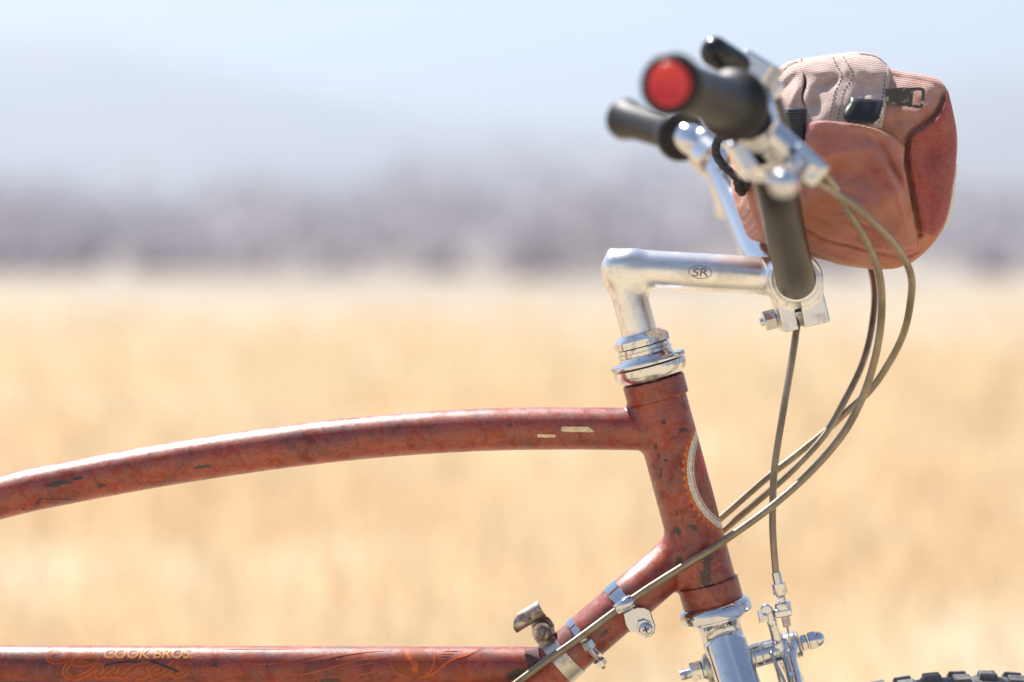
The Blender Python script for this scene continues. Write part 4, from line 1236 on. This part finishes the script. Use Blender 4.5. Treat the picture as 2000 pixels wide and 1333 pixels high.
# thumb shifter above the near grip
def shifter():
    g = bpy.data.objects.new('thumb_shifter', None); g.parent = bike; C.objects.link(g); g.empty_display_size = .03
    g.location = Vector(P(1490, 190, -.2)) - wloc(bike)
    g['label'] = 'black thumb shifter lever above the near grip'
    yS = -.205
    a, b = P(1397, 98, -.222), P(1462, 136, yS)
    def fl(p):
        d = sd_seg(p, a, b, .0078, .0070)
        return smin(d, sd_seg(p, a + np.array([-.001, 0, -.003]), a + np.array([.002, 0, -.006]), .0062, .0055), .006)
    lo, hi = bbox([a, b], .016); sdf_obj('shift_lever', fl, lo, hi, 0.0011, M['black_gloss'], g)
    xa = nrm(P(1515, 160, yS) - P(1455, 125, yS)); za = np.cross(xa, Y3)
    fb = lambda p: np.minimum(sd_box(p, P(1470, 136, yS), np.array([xa, Y3, za]), (.0095, .009, .0080), .0015), sd_box(p, P(1484, 160, yS), np.array([xa, Y3, za]), (.0135, .007, .0058), .002))
    lo, hi = bbox([P(1440, 185, yS), P(1525, 110, yS)], .014); sdf_obj('shifter_body', fb, lo, hi, 0.0011, M['alloy_bright'], g)
    fb2 = lambda p: sd_box(p, P(1499, 150, yS), np.array([xa, Y3, za]), (.0060, .0085, .0070), .001)
    lo, hi = bbox([P(1480, 170, yS), P(1520, 130, yS)], .012); sdf_obj('ridged_drum', fb2, lo, hi, 0.0011, M['steel'], g)
    v, f = tube(np.array([P(1492, 165, yS), P(1497, 215, -.21), P(1490, 268, -.222)]), .006, 16); mesh_obj('shifter_post', v, f, M['alloy_bright'], g)
    v, f = lathe(P(1478, 258, -.232), P(1468, 240, -.236) - P(1498, 300, -.214), [(0, .012), (0, .0152), (.012, .0152), (.012, .012)], 36); sharp(mesh_obj('shifter_clamp', v, f, M['alloy_bright'], g), 30)
shifter()

# ================================================================== HANDLEBAR BAG
def bag():
    out = np.array([(1600, 116), (1640, 111), (1680, 107), (1715, 114), (1737, 134), (1765, 142), (1802, 146), (1833, 155), (1848, 170), (1860, 215), (1869, 262), (1868, 310), (1862, 362), (1856, 402), (1843, 446), (1812, 488), (1780, 514), (1745, 526), (1700, 523), (1640, 509), (1592, 495), (1545, 480), (1505, 472), (1487, 466), (1470, 425), (1457, 385), (1450, 330), (1456, 270), (1480, 215), (1500, 185), (1517, 156), (1540, 131), (1565, 121)], float)
    cen = np.array([1665.0, 318.0])
    th_o = np.arctan2(out[:, 1] - cen[1], out[:, 0] - cen[0]); r_o = np.hypot(out[:, 0] - cen[0], out[:, 1] - cen[1])
    od = np.argsort(th_o); th_o, r_o = th_o[od], r_o[od]
    # dense, slightly smoothed outline radius
    tt = np.linspace(-math.pi, math.pi, 1441)
    rr = np.interp(tt, np.r_[th_o[-1] - 2 * math.pi, th_o, th_o[0] + 2 * math.pi], np.r_[r_o[-1], r_o, r_o[0]])
    ker = np.hanning(25); ker /= ker.sum()
    rr = np.convolve(np.r_[rr[-13:-1], rr, rr[1:13]], ker, 'valid')
    def RO(th): return np.interp(th, tt, rr)
    def seg_d(q, pl):
        best = np.full(len(q), 1e9); side = np.zeros(len(q))
        for a, b in zip(pl[:-1], pl[1:]):
            a, b = np.array(a, float), np.array(b, float)
            ab = b - a; t = np.clip((q - a) @ ab / (ab @ ab), 0, 1)
            w = q - a - t[:, None] * ab; d = np.hypot(w[:, 0], w[:, 1])
            m_ = d < best; best[m_] = d[m_]; side[m_] = (ab[0] * (q - a)[:, 1] - ab[1] * (q - a)[:, 0])[m_]
        return best, np.sign(side)
    seam = [(1846, 172), (1838, 205), (1822, 230), (1795, 250), (1777, 264), (1771, 290), (1772, 325), (1779, 360), (1786, 400), (1796, 458)]
    seam_s = smooth_path(seam, 6)
    pocket_top = smooth_path([(1572, 240), (1600, 235), (1640, 236), (1700, 246), (1740, 264), (1770, 286)], 6)
    low_seam = smooth_path([(1500, 410), (1560, 440), (1610, 466), (1660, 479), (1720, 494), (1775, 500), (1815, 478)], 6)
    folds = [  # polyline, width px, depth m (positive = away from the viewer)
        ([(1700, 292), (1735, 340), (1765, 395)], 9, -.0022), ([(1720, 282), (1752, 345), (1776, 410)], 9, .0020),
        ([(1590, 330), (1640, 345), (1690, 350)], 22, .0028), ([(1600, 385), (1660, 400), (1730, 405)], 26, -.0022),
        ([(1620, 268), (1660, 262), (1700, 268)], 14, .0014), ([(1575, 270), (1590, 330), (1600, 400)], 18, -.0018),
        ([(1790, 395), (1820, 430), (1832, 448)], 6, -.0020), ([(1797, 380), (1815, 415), (1818, 455)], 7, .0020),
        ([(1800, 290), (1825, 300), (1850, 290)], 20, .0018), ([(1795, 330), (1830, 360), (1845, 395)], 18, -.0014),
        ([(1640, 440), (1700, 455), (1770, 470)], 12, -.0014), ([(1600, 440), (1680, 468), (1760, 486)], 8, .0012),
        ([(1760, 215), (1790, 222), (1825, 205)], 10, -.0022), ([(1750, 238), (1780, 238), (1800, 232)], 7, .0018)]
    def base_y(q, fold=True):
        q = np.asarray(q, float).reshape(-1, 2)
        d = q - cen; th = np.arctan2(d[:, 1], d[:, 0]); rho = np.clip(np.hypot(d[:, 0], d[:, 1]) / RO(th), 0, 1)
        y = -.028 - .050 * (1 - rho ** 2.1) ** 0.52
        y = y + .011 * np.clip((250 - q[:, 1]) / 140, 0, 1) ** 1.2 * np.clip((1 - rho) / .25, 0, 1)
        if not fold: return y
        fade = np.clip((1 - rho) / .08, 0, 1)
        for pl, w, dp in folds:
            dd, _ = seg_d(q, pl); y = y + dp * np.exp(-(dd / w) ** 2) * fade
        dd, sd = seg_d(q, seam_s); y = y + .006 * np.exp(-(dd / 5.5) ** 2) * fade
        dd, sd = seg_d(q, low_seam); y = y + .0035 * np.exp(-(dd / 4.5) ** 2) * fade
        x_, z_ = q[:, 0], q[:, 1]
        y = y + fade * (.0007 * np.sin(x_ * .055 + 1.3 * np.sin(z_ * .03)) * np.sin(z_ * .047 + 1) + .00045 * np.sin(x_ * .11 + z_ * .07) + .0003 * np.sin(x_ * .19 - z_ * .13 + 2))
        return y
    root = thing('handlebar_bag', 'faded red canvas handlebar bag hanging in front of the handlebar', 'bag', tuple(P(1670, 520, 0.02)))
    # --- fabric
    def fabric(name, stops, seedloc, top_fade):
        m_ = NT(name)
        n1 = m_.noise(16, 5, 0.6, vec=m_.mapped(loc=seedloc), dist=0.6)
        col = m_.ramp(n1, stops)
        if top_fade:
            z = m_.sep()[2]
            zt, zb = P(1650, 105, 0)[2], P(1650, 360, 0)[2]
            t = m_.math('DIVIDE', m_.math('SUBTRACT', z, float(zb)), float(zt - zb))
            t = m_.math('ADD', t, m_.math('MULTIPLY', m_.math('SUBTRACT', m_.noise(30, 5, 0.6), 0.5), 0.9))
            col = m_.mix(m_.ramp(t, [(0.30, 0.0), (0.95, top_fade)]), col, srgb(232, 206, 194))
        md_ = m_.noise(75, 5, 0.65, dist=0.7)
        col = m_.mix(m_.ramp(md_, [(0.35, 0.28), (0.6, 0.0)]), col, srgb(158, 82, 72))
        fz = m_.noise(700, 3, 0.6)
        col = m_.mix(m_.ramp(fz, [(0.45, 0.0), (0.7, 0.28)]), col, srgb(226, 170, 150))
        # weave: warp and weft ribs
        def rib(rot, sc_):
            w_ = m_.n('ShaderNodeTexWave', wave_type='BANDS', bands_direction='X', wave_profile='SIN')
            w_.inputs['Scale'].default_value = sc_; w_.inputs['Distortion'].default_value = 0.6; w_.inputs['Detail'].default_value = 1
            m_.l(m_.mapped(rot=rot), w_.inputs['Vector']); return w_.outputs['Fac']
        wv = m_.math('MULTIPLY', rib((0, math.radians(8), 0), 250), rib((0, math.radians(98), 0), 250))
        col = m_.mix(m_.ramp(wv, [(0.0, 0.32), (0.45, 0.0)]), col, srgb(120, 56, 48))
        m_.set('Base Color', col); m_.set('Roughness', 0.85); m_.set('Specular IOR Level', 0.25); m_.set('Sheen Weight', 0.25); m_.set('Sheen Roughness', 0.5)
        h = m_.math('ADD', m_.math('MULTIPLY', wv, 1.0), m_.math('MULTIPLY', m_.noise(260, 4), 0.6))
        m_.bump(h, 1.0, 0.0009)
        return m_.m
    F_body = fabric('sun_faded_canvas', [(0.28, srgb(198, 110, 102)), (0.43, srgb(224, 152, 136)), (0.58, srgb(222, 142, 100)), (0.74, srgb(214, 136, 128))], (0, 0, 0), 0.8)
    F_side = fabric('deep_red_canvas', [(0.30, srgb(150, 42, 42)), (0.48, srgb(172, 54, 50)), (0.62, srgb(196, 90, 58)), (0.8, srgb(160, 46, 48))], (4, 2, 1), 0.0)
    F_flap = fabric('bleached_canvas', [(0.30, srgb(228, 196, 186)), (0.5, srgb(238, 218, 208)), (0.7, srgb(242, 226, 216))], (7, 3, 1), 0.6)
    # --- main body: dense front cap, soft sides, back cap
    nth, nr = 360, 90
    ths = np.linspace(-math.pi, math.pi, nth, endpoint=False)
    V, rings = [], 0
    rhos = np.r_[0.02, 1 - (1 - np.linspace(0.03, 1, nr)) ** 1.25]
    for rho in rhos:
        q = cen + (rho * RO(ths))[:, None] * np.stack([np.cos(ths), np.sin(ths)], 1)
        y = base_y(q) + .0045 * np.clip((1 - rho) / .06, 0, 1)
        V.append(np.array([P(q[i, 0], q[i, 1], y[i]) for i in range(nth)])); rings += 1
    edge = V[-1]; c3 = edge.mean(0)
    for k, yy in enumerate(np.linspace(-.022, .085, 14)):
        s = 1 + .015 * math.sin(math.pi * k / 13) - (0.0 if k < 9 else .03 * (k - 8) / 5)
        w = c3 + (edge - c3) * s; w[:, 1] = yy + .0012 * np.sin(ths * 9 + yy * 90)
        V.append(w); rings += 1
    for k in range(1, 10):
        t = k / 9; s = .96 * math.sqrt(max(0.0004, 1 - t * t)); w = c3 + (edge - c3) * s; w[:, 1] = .085 + .035 * t; V.append(w); rings += 1
    F = [(i * nth + j, i * nth + (j + 1) % nth, (i + 1) * nth + (j + 1) % nth, (i + 1) * nth + j) for i in range(rings - 1) for j in range(nth)]
    F.append(tuple(range(nth))[::-1]); F.append(tuple((rings - 1) * nth + j for j in range(nth)))
    mesh_obj('bag_body', np.vstack(V), F, F_body, root)
    # --- panels lie on the body: ruled between two edges, with a thickness that rolls over at the rim
    def panel(name, left, right, mat, lift, nu=60, nv=70, extra=None, label=None, open_sides='', top=None, bottom=None, lift2=None, wrap=False):
        def rs(c, n):
            c = smooth_path(c, 8); d = np.r_[0, np.cumsum(np.hypot(*np.diff(c, axis=0).T))]
            s = np.linspace(0, d[-1], n); return np.stack([np.interp(s, d, c[:, k]) for k in (0, 1)], 1)
        Lc, Rc = rs(left, nv), rs(right, nv)
        u = np.linspace(0, 1, nu)
        q = Lc[:, None] + (Rc - Lc)[:, None] * u[None, :, None]
        vv_ = np.linspace(0, 1, nv)[:, None, None]
        if top is not None:
            tc = rs(top, nu); q = q + (1 - vv_) * (tc - q[0])[None]
        if bottom is not None:
            bc_ = rs(bottom, nu); q = q + vv_ * (bc_ - q[-1])[None]
        qq = q.reshape(-1, 2)
        y = base_y(qq).reshape(nv, nu)
        wpx = np.linalg.norm(Rc - Lc, axis=1)[:, None]; hpx = np.linalg.norm(np.diff(Lc, axis=0), axis=1).sum()
        v = np.linspace(0, 1, nv)[:, None] * np.ones((1, nu)); uu = np.ones((nv, 1)) * u[None]
        dl = np.where('l' in open_sides, 99, uu * wpx); dr = np.where('r' in open_sides, 99, (1 - uu) * wpx)
        dt = np.where('t' in open_sides, 99, v * hpx); db = np.where('b' in open_sides, 99, (1 - v) * hpx)
        d = np.minimum(np.minimum(dl, dr), np.minimum(dt, db))
        prof = np.sqrt(np.clip(1 - (1 - np.clip(d / 4.5, 0, 1)) ** 2, 0, 1))
        lf = lift if lift2 is None else lift + (lift2 - lift) * v
        y = y - lf * (prof * 1.25 - .25)
        if extra is not None: y = y + extra(qq).reshape(nv, nu)
        vv = np.array([P(a, b, c) for (a, b), c in zip(qq, y.ravel())])
        if wrap:                                       # carry the cloth over the top of the bag
            r0 = vv[:nu].copy(); ex_ = []
            for yy, up_ in ((.075, .0015), (.04, .0024), (.01, .0030), (-.012, .0028), (-.024, .0020)):
                e = r0.copy(); e[:, 1] = yy; e[:, 2] += up_ ; ex_.append(e)
            vv = np.vstack(ex_ + [vv]); nv = nv + len(ex_)
        back = vv + Y3 * .0035
        f = []
        m_ = nv * nu
        for i in range(nv - 1):
            for j in range(nu - 1):
                k = i * nu + j
                f.append((k, k + nu, k + nu + 1, k + 1))
        rim = [j for j in range(nu)] + [i * nu + nu - 1 for i in range(1, nv)] + [(nv - 1) * nu + j for j in range(nu - 2, -1, -1)] + [i * nu for i in range(nv - 2, 0, -1)]
        bidx = {r: m_ + i for i, r in enumerate(rim)}
        vv = np.vstack([vv, back[rim]])
        for a, b in zip(rim, rim[1:] + rim[:1]): f.append((a, b, bidx[b], bidx[a]))
        return mesh_obj(name, vv, f, mat, root, True, label=label), (lambda pts: base_y(np.array(pts, float)) - lift)
    def dents(lst):
        def g(q):
            y = 0
            for (cx, cy, rx, ry, ang, dp) in lst:
                c_, s_ = math.cos(math.radians(ang)), math.sin(math.radians(ang))
                dx, dy = q[:, 0] - cx, q[:, 1] - cy
                y = y + dp * np.exp(-(((dx * c_ + dy * s_) / rx) ** 2 + ((-dx * s_ + dy * c_) / ry) ** 2))
            return y
        return g
    panel('side_panel', [(1849, 174), (1842, 204), (1825, 231), (1797, 253), (1780, 266), (1775, 290), (1776, 325), (1783, 360), (1790, 400), (1799, 452)], [(1852, 178), (1861, 215), (1867.5, 250), (1868, 280), (1866.5, 310), (1863, 345), (1858, 375), (1854, 400), (1846, 430), (1828, 462)], F_side, .0022, label='deep red side panel of the bag',
          extra=dents([(1815, 300, 16, 34, 10, .0030), (1840, 250, 10, 30, 0, -.0015), (1820, 400, 10, 40, -20, .0020), (1800, 350, 6, 30, -15, -.0016)]))
    panel('pocket_panel', [(1575, 241), (1570, 268), (1567, 300), (1564, 340), (1560, 390), (1558, 432)], [(1768, 288), (1766, 320), (1772, 355), (1780, 395), (1788, 440), (1790, 480)], F_body, .0072, label='salmon pocket on the end of the bag', lift2=.0030, top=[(1575, 241), (1600, 235), (1640, 236), (1700, 246), (1740, 264), (1768, 288)], bottom=[(1558, 432), (1610, 462), (1660, 476), (1720, 490), (1790, 486)],
          extra=dents([(1640, 330, 40, 24, 10, .0060), (1700, 400, 40, 26, 40, -.0040), (1610, 400, 24, 40, 0, .0045), (1728, 325, 7, 54, -28, -.0048), (1746, 335, 6, 50, -28, .0044), (1590, 290, 12, 30, 0, -.0036), (1738, 430, 9, 44, -30, .0036), (1600, 352, 30, 6, 12, -.0022), (1665, 380, 44, 6, 20, .0024), (1640, 300, 36, 6, -8, -.0020), (1690, 440, 50, 6, 14, .0022), (1700, 270, 24, 8, 24, .0022), (1585, 320, 5, 40, 8, .0026), (1622, 360, 5, 46, -14, -.0024), (1655, 425, 46, 5, 8, -.0026), (1605, 430, 30, 6, 24, .0028), (1715, 300, 5, 36, -40, .0026), (1680, 320, 30, 5, 34, -.0020), (1758, 395, 5, 50, -14, -.0026), (1600, 262, 20, 5, -10, .0016), (1730, 465, 34, 5, 6, .0024)]))
    FLAP_DENTS = [(1617, 165, 26, 9, -28, .0055), (1592, 205, 14, 18, 0, .0040), (1690, 180, 24, 16, -30, .0040), (1645, 150, 10, 30, 25, -.0025), (1655, 200, 12, 30, 15, -.0020), (1700, 140, 22, 12, 20, -.0025), (1600, 140, 26, 8, 5, -.0020), (1580, 180, 8, 22, 10, -.0030), (1708, 215, 14, 18, 0, .0020)]
    flap_l = [(1568, 119), (1560, 132), (1572, 152), (1574, 168), (1567, 190), (1572, 215), (1574, 241)]
    flap_r = [(1732, 130), (1738, 138), (1737, 160), (1734, 185), (1730, 208), (1726, 232), (1722, 250)]
    panel('flap', flap_l, flap_r, F_flap, .0062, label='bleached pale flap with two lines of stitching', open_sides='bt', lift2=.0022, wrap=True, top=[(1568, 119.5), (1600, 114.5), (1640, 109.5), (1680, 105.5), (1714, 112), (1733, 128)],
          extra=dents(FLAP_DENTS))
    panel('top_gusset', [(1518, 154), (1508, 178), (1502, 205), (1500, 232)], [(1566, 119.5), (1572, 152), (1566, 190), (1574, 214)], F_flap, .0050, open_sides='t', wrap=True, top=[(1518, 154), (1540, 129), (1566, 119.5)],
          extra=dents([(1536, 168, 9, 26, 35, .0050), (1552, 186, 8, 22, 20, -.0045), (1550, 140, 8, 16, 50, -.0020), (1520, 200, 10, 20, 10, .0020)]))
    # dark threads
    def stitches(pts, lift, col, nm='stitching'):
        p = resample(smooth_path(np.array(pts, float), 10), 1.0)
        mb = MB()
        y = base_y(p) - (.0062 - .0040 * np.clip((p[:, 1] - 112) / 130, 0, 1)) + dents(FLAP_DENTS)(p) - .0002
        i = 0
        while i + 5 < len(p):
            q = [P(p[k, 0], p[k, 1], y[k] - .0004 + (.0008 if k in (i, i + 5) else 0)) for k in (i, i + 2, i + 3, i + 5)]
            v, f = tube(np.array(q), .00028, 6); mb.add(v, f); i += 8
        return mb.build(nm, col, root, kind='stuff')
    thread_m = simple('dark_thread', (0.05, 0.045, 0.045), 0.8)
    stitches([(1627, 112), (1634, 128), (1644, 145), (1641, 160), (1632, 178), (1627, 198), (1620, 235)], .0066, thread_m)
    stitches([(1647, 111), (1656, 126), (1666, 143), (1660, 160), (1650, 175), (1644, 195), (1636, 235)], .0070, thread_m)
    stitches([(1729, 140), (1728, 160), (1725, 185), (1721, 215), (1715, 245)], .0066, thread_m)
    # black coated tab
    def tab():
        q = []
        nu, nv = 14, 10
        L_ = np.array([(1664, 195), (1660, 208), (1655, 214), (1650, 222), (1649, 228), (1652, 236), (1662, 241)], float); R_ = np.array([(1722, 201), (1723, 208), (1722, 215), (1719, 224), (1717, 232), (1712, 238), (1704, 243)], float)
        Ls = np.stack([np.interp(np.linspace(0, 6, nv), range(7), L_[:, k]) for k in (0, 1)], 1); Rs = np.stack([np.interp(np.linspace(0, 6, nv), range(7), R_[:, k]) for k in (0, 1)], 1)
        v = []
        for i in range(nv):
            for j in range(nu):
                p_ = Ls[i] + (Rs[i] - Ls[i]) * j / (nu - 1); t = i / (nv - 1); e = math.sin(math.pi * j / (nu - 1)) ** .4
                y = float(base_y([p_])[0]) - .0090 - .0006 * math.sin(math.pi * min(1, t * 1.1)) * e - .0004 * math.sin(j * .9)
                v.append(P(p_[0], p_[1], y))
        f = [(i * nu + j, (i + 1) * nu + j, (i + 1) * nu + j + 1, i * nu + j + 1) for i in range(nv - 1) for j in range(nu - 1)]
        o = mesh_obj('pull_tab', v, f, simple('black_coated_cloth', (0.012, 0.012, 0.012), 0.42, bump=0.2, bs=700), root, True, label='shiny black tab on the flap')
        md = o.modifiers.new('thickness', 'SOLIDIFY'); md.thickness = .0025; md.offset = 1
    tab()
    # zip puller: flat plate with a window, enamel worn to bare metal
    def puller():
        zm = NT('worn_black_enamel_metal')
        n1 = zm.noise(260, 5, 0.7, dist=0.5)
        t = zm.ramp(n1, [(0.57, 0.0), (0.62, 1.0)])
        zm.set('Base Color', zm.mix(t, srgb(58, 56, 52), srgb(176, 170, 160))); zm.set('Metallic', zm.math('MULTIPLY', t, 0.9)); zm.set('Roughness', 0.32)
        outer = [(1730, 174), (1760, 172), (1798, 171), (1804, 173), (1807, 178), (1806, 186), (1804, 206), (1801, 211), (1795, 212), (1770, 208), (1732, 201)]
        inner = [(1785, 178), (1792, 176.5), (1800, 177), (1801, 180), (1799, 203), (1797, 206), (1784, 205), (1782, 203), (1783, 190), (1784, 180)]
        y0, y1 = -.0755, -.0735
        ya, yb = float(base_y([(1735, 188)])[0]) - .0055, float(base_y([(1805, 192)])[0]) - .0065
        def yy(p): return ya + (yb - ya) * (p[0] - 1735) / 70
        bm = bmesh.new()
        vo = [bm.verts.new(P(*p, yy(p))) for p in outer]; vi = [bm.verts.new(P(*p, yy(p))) for p in inner]
        eo = [bm.edges.new((vo[i], vo[(i + 1) % len(vo)])) for i in range(len(vo))]; ei = [bm.edges.new((vi[i], vi[(i + 1) % len(vi)])) for i in range(len(vi))]
        r = bmesh.ops.triangle_fill(bm, use_beauty=True, edges=eo + ei)
        fs_ = [g for g in bm.faces]
        ex = bmesh.ops.extrude_face_region(bm, geom=fs_)
        bmesh.ops.translate(bm, vec=(0, .0018, 0), verts=[g for g in ex['geom'] if isinstance(g, bmesh.types.BMVert)])
        bmesh.ops.recalc_face_normals(bm, faces=bm.faces[:])
        bm.verts.index_update()
        V = [tuple(v.co) for v in bm.verts]; F = [[v.index for v in f.verts] for f in bm.faces]; bm.free()
        o = mesh_obj('zip_puller', V, F, zm.m, root, False, label='grey metal zip puller with worn enamel')
    puller()
    # black knitted strap that wraps from the bag to the handlebar
    sm = NT('black_knit_webbing')
    wv = sm.n('ShaderNodeTexWave', wave_type='BANDS', bands_direction='Z', wave_profile='SIN'); wv.inputs['Scale'].default_value = 190; wv.inputs['Distortion'].default_value = 9; wv.inputs['Detail'].default_value = 1; wv.inputs['Detail Scale'].default_value = 0.4
    sm.l(sm.pos(), wv.inputs['Vector'])
    sm.set('Base Color', sm.ramp(wv.outputs['Fac'], [(0.35, (0.006, 0.006, 0.008)), (0.75, (0.075, 0.075, 0.085))])); sm.set('Roughness', 0.6); sm.bump(wv.outputs['Fac'], 0.8, 0.0008)
    v = []
    nu, nv = 18, 16
    for i in range(nv):
        t = i / (nv - 1)
        l_ = np.array([1508 + 50 * t ** 1.2, 226 + 70 * t]); r_ = np.array([1575 - 2 * t, 214 + 82 * t])
        for j in range(nu):
            s = j / (nu - 1); p_ = l_ + (r_ - l_) * s
            v.append(P(p_[0], p_[1] - 8 * math.sin(math.pi * s) * (1 - t), -.070 - .012 * math.sin(math.pi * (0.15 + .7 * s)) + .006 * (1 - t) ** 2))
    f = [(i * nu + j, (i + 1) * nu + j, (i + 1) * nu + j + 1, i * nu + j + 1) for i in range(nv - 1) for j in range(nu - 1)]
    o = mesh_obj('strap', v, f, sm.m, root, True, label='black knitted strap of the bag')
    md = o.modifiers.new('thickness', 'SOLIDIFY'); md.thickness = .003; md.offset = -1
    # draw cord with a knot
    cm = NT('black_braided_cord')
    n_ = cm.noise(900, 3, 0.6); cm.set('Base Color', cm.ramp(n_, [(0.4, (0.010, 0.010, 0.012)), (0.7, (0.085, 0.085, 0.09))])); cm.set('Roughness', 0.6); cm.bump(n_, 0.8, 0.001)
    pth = resample(smooth_path([P(1500, 255, -.05), P(1450, 262, -.045), P(1408, 268, -.04), P(1398, 290, -.038), P(1402, 308, -.038), P(1416, 327, -.04), P(1434, 343, -.042), P(1446, 357, -.042)], 10), .0012)
    v, f = tube(pth, np.where((np.arange(len(pth)) // 2) % 2, 8.0, 8.8) * K, 12); mesh_obj('draw_cord', v, f, cm.m, root)
    kn = P(1446, 366, -.042)
    fk = lambda p: smin(smin(sd_seg(p, kn + K * np.array([-6, -4, 8]), kn + K * np.array([8, 3, -2]), 8.5 * K), sd_seg(p, kn + K * np.array([-3, -6, -3]), kn + K * np.array([3, 5, -9]), 9 * K), 2 * K), sd_seg(p, kn + K * np.array([4, 0, 10]), kn + K * np.array([13, -3, 4]), 6 * K), 2 * K)
    sdf_obj('cord_knot', fk, kn - .01, kn + .01, 0.0007, cm.m, root)
    # frayed pale tape along the far rim
    tm = simple('frayed_white_tape', srgb(206, 210, 196), 0.7, var=0.2, vs=500)
    v = []
    pl = resample(smooth_path([(1866, 322), (1863, 362), (1858, 398), (1850, 430), (1844, 444)], 8), 3.0)
    for i, p_ in enumerate(pl):
        for k, (dx, dy_) in enumerate(((-6, -.026), (2 + 1.6 * random.random(), -.020), (3 + 1.5 * random.random(), -.012), (-4, -.004))):
            v.append(P(p_[0] + dx, p_[1], dy_))
    mesh_obj('edge_tape', v, [(i * 4 + k, (i + 1) * 4 + k, (i + 1) * 4 + k + 1, i * 4 + k + 1) for i in range(len(pl) - 1) for k in range(3)], tm, root, False)
bag()
